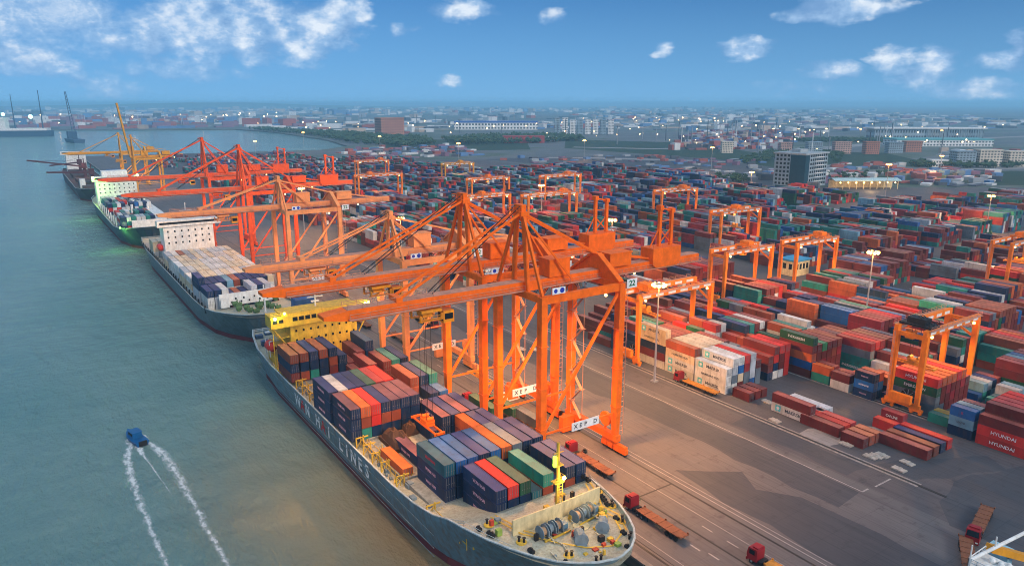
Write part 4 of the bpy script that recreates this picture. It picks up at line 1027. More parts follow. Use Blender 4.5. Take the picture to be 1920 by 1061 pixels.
# ------------------------------------------------------------------ quay cranes
PEACH = paint('faded_peach_paint', (.92, .31, .10), .55, .25, (.3, .16, .1), .25)
REDO = paint('red_orange_paint', (.90, .10, .018), .55, .22, (.25, .06, .03), .25)
YELC = paint('crane_yellow', (.72, .31, .02), .5, .3, (.3, .15, .05), .25)
WALK = paint('walkway_plate', (.60, .27, .17), .7, .35)
TROL = paint('trolley_yellow', (.88, .30, .015), .45, .3)
SIGNW = paint('sign_white', (.78, .78, .76), .6, .2, streak=False)
LOGOB = paint('logo_blue', (.02, .05, .38), .5, .1, streak=False)
WARM = glow('sodium_lamp', (1, .46, .09), 14)
WARM2 = glow('floodlight_lamp', (1, .62, .2), 5)
def sts(Y0, label, mat, zt=43.5, za=61, xtip=45, xrear=150, wb=18, xs=92, xl=115, rear=True, raised=False, detail=True, lamp=True, topmat=None):
    o = empty('quay_crane', ((xs + xl) / 2, Y0, 0), 0, label, 'crane', 'ship-to-shore cranes on the quay')
    ox, oy = (xs + xl) / 2, Y0; hw = wb / 2; X0, X1 = xs - ox, xl - ox
    for x in (X0, X1):
        for y in (-hw, hw):
            b = MB(); b.frustum((x, y, 3.4), .55, .7, (x, y, 12), .82, .95); b.frustum((x, y, 12), .82, .95, (x, y, zt), .8, .9)
            for zf in (12, 22, 32): b.box(x - 1.0, x + 1.0, y - 1.1, y + 1.1, zf, zf + .22)
            if detail:
                b.bar((x + .95, y + .3, 4.8), (x + .95, y + .3, zt - 2), .14)
            b.build('leg', mat, o)
    for x in (X0, X1):
        b = MB(); b.box(x - .8, x + .8, -hw - 1.2, hw + 1.2, 2.9, 4.6); b.build('sill_beam', mat, o)
        for y in (-hw, hw):
            b = MB(); b.bar((x, y - 4.2, 2.2), (x, y + 4.2, 2.2), 1.0, .8)
            for k in (-3.4, -1.2, 1.2, 3.4):
                b.box(x - .55, x + .55, y + k - 1.0, y + k + 1.0, .7, 1.9)
            if not detail:
                for k in (-3.9, -2.9, -1.7, -.7, .7, 1.7, 2.9, 3.9): b.tube((x - .3, y + k, .45), (x + .3, y + k, .45), .45, .45, 8, 1)
            bo = b.build('bogie', [mat, BLACK], o)
            if detail:
                for k in (-3.9, -2.9, -1.7, -.7, .7, 1.7, 2.9, 3.9):
                    if 'wh' not in _em: w_ = MB(); w_.tube((-.3, 0, 0), (.3, 0, 0), .45, .45, 10); _em['wh'] = w_.mesh('wheel', BLACK)
                    link('wheel', _em['wh'], bo, (x, y + k, .45))
    # portal: beams at the top, ties low down, one diagonal per side
    for y in (-hw, hw):
        b = MB(); b.box(X0 + .8, X1 - .8, y - .6, y + .6, zt - 1.7, zt + .05); b.build('portal_beam', mat, o)
        b = MB(); b.bar((X0 + .7, y, 11.0), (X1 - .7, y, zt - 2.4), .55, .65); b.build('diagonal_brace', mat, o)
        b = MB(); b.bar((X0 + .7, y, 10.4), (X1 - .7, y, 10.4), .35, .45); b.build('low_tie', mat, o)
    for x in (X0, X1):
        b = MB(); b.box(x - .6, x + .6, -hw + .9, hw - .9, zt - 1.5, zt + .1); b.build('cross_beam', mat, o)
    # landside gable plate
    b = MB(); zg = zt + 5.6
    b.prism([(-hw, zt + .1), (hw, zt + .1), (1.2, zg), (-1.2, zg)], 'x', X1 - .35, X1 + .35)
    b.bar((X1, -hw - .2, zt + .3), (X1, -.9, zg + .2), 1.5, .5); b.bar((X1, hw + .2, zt + .3), (X1, .9, zg + .2), 1.5, .5)
    b.build('gable', mat, o)
    # apex frame over the seaside legs
    b = MB()
    for y in (-hw, hw): b.bar((X0, y, zt), (X0, y * .14, za), .6, .7)
    for y in (-2.9, 2.9): b.bar((X0 + .4, y, zt - 1), (X0 + .2, y * .45, za), .8, 1.0)
    b.box(X0 - .9, X0 + 1.1, -2.0, 2.0, za - .5, za + .5); b.box(X0 - .5, X0 + .7, -1.5, 1.5, za + .5, za + 2.0)
    b.rail([(X0 - 1.6, -2.4, za + .4), (X0 - 1.6, 2.4, za + .4), (X0 + 1.6, 2.4, za + .4)], 1.2, .1)
    b.build('apex_frame', mat, o)
    b = MB()
    for y in (-hw * .45, hw * .45): b.bar((X0 + .3, y * .25, za - .4), (X1 - 10.5, y, zt + 1.2), .45)
    b.build('apex_strut', mat, o)
    # boom and rear girder
    zb = zt - .4; gh = 2.3; gw = 1.75
    tip = xtip - ox; rr_ = xrear - ox
    def girder(name, x0, x1, taper):
        b = MB()
        if taper: b.prism([(x0, zb + gh * .45), (x0 + 6.5, zb - gh * .05 + 0.0), (x1, zb - .0), (x1, zb + gh), (x0 + 5.0, zb + gh), (x0, zb + gh * .75)], 'y', -gw, gw)
        else: b.box(x0, x1, -gw, gw, zb, zb + gh)
        g = b.build(name, mat, o)
        b = MB()
        for y in (-gw - .95, gw + .05): b.box(x0 + 5, x1, y, y + .9, zb + .35, zb + .55)
        b.rail([(x0 + 5, -gw - .9, zb + .55), (x1, -gw - .9, zb + .55)], 1.1, .08, step=4); b.rail([(x0 + 5, gw + .9, zb + .55), (x1, gw + .9, zb + .55)], 1.1, .08, step=4)
        b.box(x0 + 5, x1, -gw + .3, gw - .3, zb + gh, zb + gh + .08)
        if taper: b.rail([(x0 + 5, -gw + .2, zb + gh), (x0 + 24, -gw + .2, zb + gh)], 1.1, .08, step=3); b.rail([(x0 + 5, gw - .2, zb + gh), (x0 + 24, gw - .2, zb + gh)], 1.1, .08, step=3)
        b.build('walkway', WALK if topmat is None else topmat, g)
        return g
    if raised:
        b = MB(); L = 50; a = rad(83); ux, uz = -math.cos(a), math.sin(a)
        p = Vector((X0 - 2, 0, zb + 1)); q = p + Vector((ux, 0, uz)) * L
        for y in (-1.6, 1.6):
            b.bar((p.x, y, p.z), (q.x, y, q.z), 1.3, 3.4)
        for k in range(17):
            c = p.lerp(q, k / 16); b.bar((c.x, -1.6, c.z), (c.x, 1.6, c.z), .4)
        b.build('raised_boom', mat, o)
        girder('girder', X0 - 2, rr_, False)
    else:
        girder('boom', tip, X0 - .2, True); girder('girder', X0 - .2, rr_, False)
        sx = tip + 16
        b = MB()
        for y in (-1.5, 1.5): b.bar((X0, y * .8, za + .4), (sx, y, zb + gh + .6), .34, .5)
        b.box(sx - .7, sx + .7, -1.9, 1.9, zb + gh, zb + gh + 1.1)
        b.build('forestay', mat, o)
        b = MB()
        for y in (-.9, .9): b.bar((X0 - .6, y, za + 1.6), (sx + 8, y, zb + gh + .5), .16)
        b.build('hoist_rope', BLACK, o)
    b = MB()
    for y in (-1.3, 1.3): b.bar((X0 + .4, y, za), (X1, y * .6, zg), .42, .5); b.bar((X1, y * .6, zg), (X1 + 21, y, zb + gh), .36, .4)
    b.build('backstay', mat, o)
    # houses
    b = MB(); b.box(X0 + 7.0, X0 + 13.0, -2.2, 1.8, zb + gh + .2, zb + gh + 4.2); b.box(X0 + 6.8, X0 + 13.2, -2.4, 2.0, zb + gh + 4.2, zb + gh + 4.45); b.build('winch_house', mat, o)
    b = MB(); b.box(X1 + 2.0, X1 + 9.0, -2.9, 1.2, zb + gh + .4, zb + gh + 3.6); b.box(X1 + 1.8, X1 + 9.2, -3.1, 1.4, zb + gh + 3.6, zb + gh + 3.85); b.build('switch_house', mat, o)
    if rear:
        xr = X1 + 16.6
        b = MB(); z0 = zb + gh - 1.6
        b.prism([(xr, z0 + .9), (xr + 1.2, z0), (xr + 8.8, z0), (xr + 10, z0 + .9), (xr + 10, z0 + 5.0), (xr, z0 + 5.0)], 'y', -2.9, 1.7)
        b.rail([(xr, -2.8, z0 + 5.0), (xr + 10, -2.8, z0 + 5.0)], 1.0, .07)
        mh = b.build('machinery_house', mat, o)
        b = MB(); zp = z0 + 5.0
        for y in (-.5,):
            b.box(xr + 4.2 - .42, xr + 4.2 + .42, y - .4, y + .4, zp, zp + 10.5); b.box(xr + 8.4 - .42, xr + 8.4 + .42, y - .4, y + .4, zp, zp + 9.4)
            b.bar((xr + 1, y, zp), (xr + 4.2, y, zp + 5), .25); b.bar((xr + 4.2, y, zp + 10), (xr + 8.4, y, zp + 9), .35)
        b.box(xr + 3.6, xr + 4.8, -1.2, .4, zp + 9.4, zp + 10.6); b.box(xr + 7.8, xr + 9.0, -1.2, .4, zp + 8.6, zp + 9.6); b.bar((xr + 4.2, -.5, zp + .5), (xr + 8.4, -.5, zp + 4.5), .25); b.bar((xr + 8.4, -.5, zp + .5), (xr + 4.2, -.5, zp + 4.5), .25); b.bar((xr + 4.2, -.5, zp + 6.5), (xr + 8.4, -.5, zp + 6.5), .2)
        b.build('service_hoist', mat, mh)
    # trolley, cab and what hangs below
    tx = X0 - (24 if detail else 12)
    b = MB(); b.box(tx - 2.4, tx + 2.4, -2.5, 2.5, zb - .8, zb - .2); b.box(tx - 1.6, tx + .6, -1.4, 1.4, zb - 1.9, zb - .8); b.bar((tx - 2.4, -2.5, zb - 2.6), (tx + 2.4, 2.5, zb - 2.6), .25); b.rail([(tx - 2.6, -2.7, zb - 2.5), (tx + 2.6, -2.7, zb - 2.5)], 1.0, .08, step=1.2)
    for y in (-2.2, 2.2): b.bar((tx - 2.5, y, zb - 1.3), (tx - 2.5, y, zb - 2.6), .4); b.bar((tx + 2.5, y, zb - 1.3), (tx + 2.5, y, zb - 2.6), .4)
    b.box(tx - 2.8, tx + 2.8, -2.3, -1.5, zb - 2.7, zb - 2.5); b.box(tx - 2.8, tx + 2.8, 1.5, 2.3, zb - 2.7, zb - 2.5)
    b.build('trolley', TROL if detail and mat is ORG else mat, o)
    b = MB(); b.box(tx + 3.4, tx + 6.0, -1.3, 1.3, zb - 4.0, zb - 1.3); cb = b.build('operator_cab', TROL, o)
    each('cab_window', GLASS, cb, [(tx + 3.32, tx + 3.42, -1.1, 1.1, zb - 3.5, zb - 1.9), (tx + 3.7, tx + 5.7, -1.36, -1.28, zb - 3.2, zb - 1.9)])
    if detail:
        b = MB(); x = X1 + 1.5; y = -hw + .2
        b.bar((x, y, 4), (x, y, zt), .22); b.bar((x + 1.2, y, 4), (x + 1.2, y, zt), .12)
        for k in range(int(zt / 1.3) - 3): b.bar((x, y, 5 + k * 1.3), (x + 1.2, y, 5 + k * 1.3), .1)
        b.build('ladder', WALK, o)
        # zig-zag stair tower on the landside far leg and the service wires under the girder
        b = MB(); x_, y_ = X1 - 1.2, hw - 4.0
        for k in range(9):
            za_, zb_ = 4.6 + k * 4.1, 4.6 + (k + 1) * 4.1; s_ = 1 if k % 2 else -1
            b.bar((x_, y_ + s_ * 1.9, za_), (x_, y_ - s_ * 1.9, zb_), .8, .12); b.box(x_ - .6, x_ + .6, y_ - s_ * 1.9 - .7, y_ - s_ * 1.9 + .7, zb_ - .06, zb_ + .06)
            b.bar((x_ - .4, y_ + s_ * 1.9, za_ + 1), (x_ - .4, y_ - s_ * 1.9, zb_ + 1), .07)
        for dy_ in (-2.4, 2.4): b.bar((x_, y_ + dy_, 4.6), (x_, y_ + dy_, 41.5), .12)
        b.build('stair', WALK, o)
        b = MB()
        for k in range(11):
            xa = X0 + 2 + k * 3.1; b.bar((xa, 2.6, zt - .6), (xa + 1.55, 2.6, zt - 2.6), .08); b.bar((xa + 1.55, 2.6, zt - 2.6), (xa + 3.1, 2.6, zt - .6), .08)
        b.build('festoon_cable', BLACK, o)
        b = MB(); b.tube((X1 + .2, -hw + 4.2, 7.2), (X1 + .8, -hw + 4.2, 7.2), 1.9, 1.9, 18); b.bar((X1 + .5, -hw + 4.2, 4.6), (X1 + .5, -hw + 4.2, 7.2), .5); b.build('cable_reel', mat, o)
        b = MB(); b.box(X0 + 8.6, X0 + 17, -hw - .62, -hw - .5, 9.3, 11.4); sg = b.build('sign_board', SIGNW, o)
        for i, ch in enumerate(('X', 'E', 'P', ' ', 'D')):
            if ch != ' ': text(ch, 1.5, DARK_T, (X0 + 9.8 + i * 1.5, -hw - .64, 10.3), '-y', sg, bold=.04)
        b = MB(); b.box(X1 + .9, X1 + 4.1, -hw - 1.35, -hw - 1.25, zt - 1.2, zt + 1.0); sg = b.build('corner_sign', SIGNW, o)
        text('22', 1.9, paint('sign_green', (.02, .14, .07), .5, 0), (X1 + 2.5, -hw - 1.37, zt - .1), '-y', sg, bold=.06)
        b = MB(); b.box(X0 + 2.0, X0 + 5.6, -hw - 1.0, -hw - .9, zt + .4, zt + 1.9); sg = b.build('round_sign', SIGNW, o)
        for dx_, r_ in ((4.7, .62), (2.9, .5)): b = MB(); b.tube((X0 + dx_, -hw - 1.02, zt + 1.15), (X0 + dx_, -hw - .99, zt + 1.15), r_, r_, 16); b.build('logo', LOGOB, sg)
        each('switch_cabinet', mat, o, [(X1 - 5, X1 - 1.4, hw - 3.4, hw - 1.6, .5, 4.6)])
    if lamp:
        balls('floodlight', WARM2, o, [(X0 + 2.2, 0, zb - .7, .38), (X1 - 4.5, -hw, zt - 2.3, .38), (X1 + 13, 0, zb - .5, .38)])
        wc = (1, .42, .11); kf = 1.0 if mat is ORG else .35
        light('portal_light', 'SPOT', (X0 + 8, -hw - 1.2, zt - 2.8), 95000 * kf, wc, o, rot=(0, rad(6), 0), spot=135, size=.6)
        light('girder_light', 'SPOT', (X1 + 13, -hw * .5, zb - 1.2), 46000 * kf, wc, o, rot=(0, rad(10), 0), spot=130, size=.6)
        if not raised: light('boom_light', 'SPOT', (tip + 9, 0, zb - 1.5), 26000 * kf, (1, .52, .18), o, rot=(0, rad(-24), 0), spot=120, size=.6)
    return o
sts(133, 'nearest orange quay crane, its boom lowest in the picture over the near ship', ORG)
sts(158.5, 'second orange quay crane, directly behind the nearest one, boom over the yellow bridge', ORG, xtip=40.5, zt=43.3, wb=19)
sts(203, 'faded peach quay crane just beyond the two orange ones', PEACH, zt=39.2, za=51.2, xtip=48, xrear=138, wb=18, rear=False)
sts(316, 'faded peach quay crane over the white house of the second ship', PEACH, zt=40.5, za=52.6, xtip=43.5, xrear=143, wb=20, rear=False)
sts(378, 'red-orange quay crane nearer of the red pair beyond the second ship', REDO, zt=42.5, za=63, xtip=38, xrear=150, wb=20, detail=False)
sts(462, 'red-orange quay crane farther of the red pair beyond the second ship', REDO, zt=42.5, za=63.4, xtip=36, xrear=150, wb=20, detail=False)
sts(870, 'yellow quay crane with lowered boom over the purple bulk carrier', YELC, zt=34, za=53, xtip=40, xrear=128, wb=17, rear=False, detail=False, topmat=YELC)
sts(775, 'yellow quay crane with its boom raised upright', YELC, zt=34.5, za=54, xtip=40, xrear=126, wb=17, rear=False, raised=True, detail=False, topmat=YELC)
for (x, y, z, zt, lb) in ((70.6, 139.2, 12.6, 42, 'orange spreader hanging from ropes among containers amidships on the near ship'), (109, 178, 3.4, 38, 'yellow spreader parked low behind the second orange crane legs')):
    spreader(x, y, z, True, TROL if 'yellow' in lb else ORG, lb, zt)

# ------------------------------------------------------------------ yard gantries
RMG = paint('gantry_orange', (.95, .22, .010), .55, .28, (.24, .09, .03), .3)
def gantry(x0, x1, Y, label, H=22.5, wb=8, mat=RMG, trol=.4, detail=True, spread=None, dark=False):
    cx = (x0 + x1) / 2
    o = empty('yard_gantry', (cx, Y, 0), 0, label, 'gantry crane', 'gantry cranes over the container yard')
    a, c = x0 - cx, x1 - cx; h = wb / 2
    for x in (a, c):
        for y in (-h, h):
            b = MB(); b.frustum((x, y, 2.2), .45, .6, (x, y, H), .65, .8); b.build('leg', mat, o)
        b = MB(); b.box(x - .5, x + .5, -h - 1, h + 1, 1.5, 2.7); b.build('sill_beam', mat, o)
        b = MB(); b.box(x - .45, x + .45, -h + .8, h - .8, H - 1.2, H); b.build('end_tie', mat, o)
        if x == c and detail:
            b = MB(); b.bar((x, -h + .7, H - 5), (x, h - .6, H - 1.4), .6, .6); b.build('corner_brace', mat, o)
        for y in (-h, h):
            b = MB(); b.box(x - .45, x + .45, y - 1.8, y + 1.8, .9, 1.6)
            for k in (-1.2, 1.2): b.tube((x - .35, y + k, .5), (x + .35, y + k, .5), .5, .5, 10)
            b.build('bogie', mat, o)
    for y in (-h, h):
        b = MB(); b.box(a - .9, c + .9, y - .55, y + .55, H, H + 1.7); n = 6; w = (c - a) / n
        for k in range(n): b.box(a + k * w + w * .2, a + k * w + w * .8, y - .60, y - .53, H + .35, H + 1.25, 1)
        g = b.build('girder', [mat, SIGNW], o)
        b = MB(); yy = y + (-1.1 if y < 0 else 1.1); b.box(a, c, min(yy, yy + .0) - .4, yy + .4, H + 1.55, H + 1.65); b.rail([(a, yy, H + 1.65), (c, yy, H + 1.65)], 1.1, .07, step=3); b.build('walkway', WALK, g)
    tx = a + (c - a) * trol
    b = MB(); b.box(tx - 2.6, tx + 2.6, -h - .3, h + .3, H + 1.75, H + 2.4); b.box(tx - 1.8, tx + 1.6, -2.4, 2.6, H + 2.4, H + 4.0); b.tube((tx, -2.2, H + 3.2), (tx, 2.4, H + 3.2), .9, .9, 8)
    b.rail([(tx - 2.6, -h, H + 2.4), (tx + 2.6, -h, H + 2.4), (tx + 2.6, h, H + 2.4)], 1.1, .08)
    for k in (-2, 0, 2): b.bar((tx + k, -h, H + 2.4), (tx + k * .5, 0, H + 4.6), .15)
    b.build('trolley', BLACK if dark else mat, o)
    b = MB(); b.box(tx - 1, tx + 1.2, h - 3.2, h - 1.0, H - 2.6, H - .3); cb = b.build('operator_cab', TROL, o)
    each('cab_window', GLASS, cb, [(tx - 1.06, tx - 1.0, h - 3, h - 1.2, H - 2, H - .9), (tx - .8, tx + 1.0, h - 3.26, h - 3.2, H - 2, H - .9)])
    b = MB(); b.box(a - 2.1, a - .8, -h + 1, h - 1, 2.8, 5.2); b.build('power_house', mat, o)
    if detail:
        b = MB(); b.tube((a + .9, -h + 3.2, 4.2), (a + 1.5, -h + 3.2, 4.2), 2.0, 2.0, 20)
        for k in range(8): b.bar((a + .85, -h + 3.2, 4.2), (a + .85, -h + 3.2 + 1.9 * math.cos(k * .785), 4.2 + 1.9 * math.sin(k * .785)), .15, .15, 1)
        b.build('cable_reel', [BLACK, GREYM], o)
        b = MB(); b.bar((a - .9, h, 3), (a - .9, h, H), .12); b.bar((a - 1.6, h, 3), (a - 1.6, h, H), .12)
        for k in range(13): b.bar((a - .9, h, 4 + k * 1.4), (a - 1.6, h, 4 + k * 1.4), .1)
        b.build('ladder', WALK, o)
    balls('work_lamp', WARM, o, [(a + 2.5, -h - .3, H - .5, .42), (c - 2.5, -h - .3, H - .5, .42), (tx + 3.2, 0, H + .9, .42)])
    light('gantry_light', 'SPOT', (0, 0, H - 1.0), 26000, (1, .44, .12), o, rot=(0, 0, 0), spot=150, size=.6)
    if spread:
        s_ = spreader(cx + tx, Y, spread, True, TROL, 'yellow spreader hanging under the %s' % label.split(',')[0], H + 1.7)
    return o
RG = [(162.6, 197.2, 170.0, 'orange yard gantry, first along the quay road, behind the first lamp mast', dict(spread=16.2, trol=.2)),
      (200.2, 229.2, 97.2, 'nearest orange yard gantry, at the lower right over the orange-topped block', dict(trol=.12, spread=12.8, dark=True, H=22.8)),
      (242.0, 272.5, 201.0, 'orange yard gantry between first gantry and the one beside the cream hut', dict(trol=.6)),
      (285.0, 315.4, 197.0, 'orange yard gantry standing left of the cream hut', dict(trol=.75)),
      (364.5, 401, 143.0, 'orange yard gantry cut by the right edge', dict(trol=.55, spread=12)),
      (332.5, 367, 280.0, 'orange yard gantry in the middle distance over a cream container', dict(trol=.5, spread=13)),
      (379, 415, 373.0, 'orange yard gantry alone among teal stacks left of the office tower', dict(trol=.7)),
      (284, 326, 404.0, 'orange yard gantry under a bright lamp behind the nearest crane apex', dict(trol=.8)),
      (374, 413, 506.0, 'orange yard gantry farthest of the middle cluster, by the open lot', dict(trol=.7)),
      (247, 281, 422.0, 'orange yard gantry behind the second crane apex', dict(trol=.4)),
      (309, 346, 520.0, 'orange yard gantry in front of the white stacks', dict(trol=.5)),
      (305, 341, 752.0, 'orange yard gantry farthest off, beyond the red crane machinery houses', dict(trol=.8)),
      (243, 284, 600.0, 'yellow-orange yard gantry with dark machinery left of the middle cluster', dict(trol=.3)),
      (366, 400, 668.0, 'yellow yard gantry far off behind the white stacks', dict(trol=.6, mat=YELC))]
for i, (x0, x1, Y, lb, kw) in enumerate(RG):
    gantry(x0, x1, Y, lb, detail=i < 7, **kw)

# ------------------------------------------------------------------ lamp masts
MASTM = paint('mast_grey', (.36, .34, .33), .5, .3)
def lampmast(x, y, H, label, e=5200, col=(1, .46, .12), n=8, far=False):
    o = empty('lamp_mast', (x, y, 0), 0, label, 'lamp mast', 'tall lamp masts of the port')
    b = MB(); b.tube((0, 0, 0), (0, 0, H), .38, .16, 8); b.box(-.9, .9, -.9, .9, 0, .5); b.build('pole', MASTM, o)
    b = MB(); b.tube((0, 0, H - .3), (0, 0, H + .1), 1.3, 1.3, 12)
    for k in range(n): a = 2 * math.pi * k / n; b.bar((0, 0, H + .2), (1.7 * math.cos(a), 1.7 * math.sin(a), H), .12)
    b.build('lamp_ring', MASTM, o)
    if far: b = MB(); b.tube((0, 0, H - 1.2), (0, 0, H - .2), 2.8, 2.0, 12); b.build('lamp', WARM, o)
    else: balls('lamp', WARM, o, [(1.8 * math.cos(2 * math.pi * k / n), 1.8 * math.sin(2 * math.pi * k / n), H - .3, .55) for k in range(n)])
    if e: light('mast_lamp', 'POINT', (0, 0, H - 1.2), e * 11, col, o, size=1.2)
    return o
LM = [(157, 152.2, 31.5, 'lamp mast on the quay road beside the pale stack', 9000), (258.5, 143.2, 31.5, 'lamp mast among maroon stacks in the mid yard', 9000), (576, 446, 21.5, 'lamp mast with a low ring left of the office tower', 7000),
      (742.7, 638.7, 30, 'lamp mast by the open lot at the yard corner', 6000), (722.4, 870.6, 30, 'lamp mast beside the pale road on the open lot', 6000), (514, 893, 31, 'lamp mast at the far left yard end', 6000),
      (512.4, 1155, 31, 'lamp mast in front of the far brick building', 5000), (527, 217.6, 26, 'lamp mast on the right among mixed stacks', 8000), (913, 437, 24, 'lamp mast standing on the grass at the right', 8000), (594, 325, 36, 'lamp mast right of the office tower', 7000),
      (306, 415, 28.5, 'lamp mast between middle gantries behind the crane apex', 9000), (150, 318, 31, 'lamp mast on the quay road behind the peach crane', 9000), (152, 470, 31, 'lamp mast on the quay road behind the red cranes', 8000),
      (300, 1130, 30, 'lamp mast at the basin corner', 5000), (470, 1420, 30, 'lamp mast on the basin shore', 4000), (236, 262, 30, 'lamp mast in the cross lane behind the first gantry', 7000)]
for x, y, H, lb, e in LM: lampmast(x, y, H, lb, e, far=y > 600)
for i, (x, y) in enumerate(((1555, 1150), (1600, 1110), (1660, 1075), (1700, 1010), (1735, 930), (1780, 860))):
    lampmast(x, y, 24, '%s of the row of lamp masts before the long terminal, from left' % ORD[i], 0, far=True)
# white glare lamp far off
# ------------------------------------------------------------------ trucks
CABR = paint('truck_red', (.27, .012, .016), .35, .2)
RUSTB = paint('rusty_trailer_bed', (.21, .085, .045), .8, .7, (.12, .05, .03), .8)
ORNB = paint('orange_trailer_bed', (.62, .24, .03), .6, .45, (.2, .08, .03), .8)
LAMPW = paint('headlight_glass', (.8, .78, .7), .2, 0, streak=False)
def truck(x, y, rz, label, bed=RUSTB, L=12.6, cabm=CABR, bend=0.0, trailer_only=False):
    """cab faces local +Y; the trailer stretches behind it"""
    o = empty('container_truck' if not trailer_only else 'trailer', (x, y, 0), rad(rz), label, 'truck' if not trailer_only else 'trailer', 'container trucks on the quay' if not trailer_only else None)
    if not trailer_only:
        b = MB(); b.prism([(5.2, .75), (7.35, .75), (7.45, 1.9), (7.1, 3.25), (5.35, 3.3), (5.2, 3.0)], 'x', -1.22, 1.22); b.box(-1.22, 1.22, 7.2, 7.55, .45, 1.0)
        b.box(-.9, .9, 5.25, 6.4, 3.3, 3.55)
        c = b.build('cab', cabm, o)
        b = MB(); b.add([(-1.08, 7.46, 1.98), (1.08, 7.46, 1.98), (1.0, 7.16, 3.1), (-1.0, 7.16, 3.1)], [(0, 1, 2, 3)]); b.build('windscreen', GLASS, c)
        b = MB(); b.box(-1.25, -1.2, 5.7, 6.9, 2.0, 2.95); b.box(1.2, 1.25, 5.7, 6.9, 2.0, 2.95); b.build('side_window', GLASS, c)
        for s_ in (-.85, .85):
            b = MB(); b.box(s_ - .2, s_ + .2, 7.5, 7.6, .8, 1.05); b.build('headlight', LAMPW, c)
        b = MB(); b.box(-.45, .45, 1.6, 7.0, .6, .95); b.box(-1.1, 1.1, 4.2, 5.0, .55, 1.2); b.box(-.6, .6, 1.9, 3.4, .95, 1.2); b.build('chassis', BLACK, o)
        for yy in (6.3, 3.1, 1.9):
            for s_ in (-1, 1):
                b = MB(); b.tube((s_ * 1.2, yy, .52), (s_ * .78, yy, .52), .52, .52, 12); w_ = b.build('wheel', BLACK, o)
                b = MB(); b.tube((s_ * 1.22, yy, .52), (s_ * 1.1, yy, .52), .24, .24, 8); b.build('rim', GREYM, w_)
    t = empty('trailer_frame', (0, 3.0, 0), 0) if False else None
    b = MB(); ca, sa = math.cos(bend), math.sin(bend)
    y1, y0 = 3.6, 3.6 - L
    b.box(-1.22, 1.22, y0, y1, 1.28, 1.42); b.box(-.55, -.3, y0 + .3, y1, .85, 1.28); b.box(.3, .55, y0 + .3, y1, .85, 1.28)
    for k in range(7): b.box(-1.28, 1.28, y0 + .2 + k * (L - .5) / 6, y0 + .45 + k * (L - .5) / 6, 1.22, 1.5)
    for k in (0, 3, 6):
        for s_ in (-1.24, 1.24): b.box(s_ - .1, s_ + .1, y0 + .1 + k * (L - .5) / 6, y0 + .5 + k * (L - .5) / 6, 1.4, 1.75)
    b.build('trailer_bed', bed, o)
    for yy in (y0 + 1.4, y0 + 2.6, y0 + 3.8):
        for s_ in (-1, 1):
            b = MB(); b.tube((s_ * 1.2, yy, .5), (s_ * .75, yy, .5), .5, .5, 12); b.build('wheel', BLACK, o)
    b = MB(); b.box(-.9, -.7, y1 - 3.2, y1 - 3.0, .05, 1.28); b.box(.7, .9, y1 - 3.2, y1 - 3.0, .05, 1.28); b.build('landing_leg', BLACK, o)
    return o
tr = [(100.0, 95.6, 0, 'red truck with bare rusty trailer on the quay beside the near ship bow', RUSTB), (107.0, 68.6, 2, 'red truck with orange trailer at the bottom edge of the quay', ORNB),
      (153.6, 56.0, 104, 'red truck with bare rusty trailer on the dark asphalt at lower right', RUSTB), (105.0, 122.6, 0, 'red truck with rusty trailer beside the foremast of the near ship', RUSTB),
      (105.2, 149.0, 0, 'red truck under the nearest quay crane carrying a grey container', RUSTB), (99.4, 164.0, 0, 'red truck with green container under the second quay crane', RUSTB), (104.0, 160.5, 0, 'red truck with dark green container between the orange crane legs', RUSTB),
      (163.4, 141.6, 0, 'red truck with orange trailer beside the pale yard stack', ORNB),
      (108.5, 232, 180, 'red truck passing under the peach cranes with a bare trailer', RUSTB), (104.5, 262, 0, 'red truck on the quay behind the first peach crane', RUSTB), (126, 246, 180, 'red truck crossing the open quay behind the peach crane', ORNB), (109.5, 338, 180, 'red truck on the quay behind the second peach crane', RUSTB)]
for x, y, a, lb, bd in tr: truck(x, y, a, lb, bd)
truck(138.6, 51.2, 118, 'rusty bare trailer parked at the bottom right near the white railings', RUSTB, trailer_only=True)
for x, y, k, L, lb in ((105.2, 146.4, 'e', CL, 'slate grey container loaded on the truck under the nearest quay crane'), (99.4, 161.4, 'g', CL, 'dark green container on the truck at the river side of the second crane'), (104.0, 157.9, 'g', CL, 'dark green container on the truck between the orange crane legs')):
    o = link('shipping_container', cbody(k, L), None, (x, y - .1, 1.52)); tag(o, lb, 'container', 'containers on trucks'); link('door', cdoor(k, L), o)
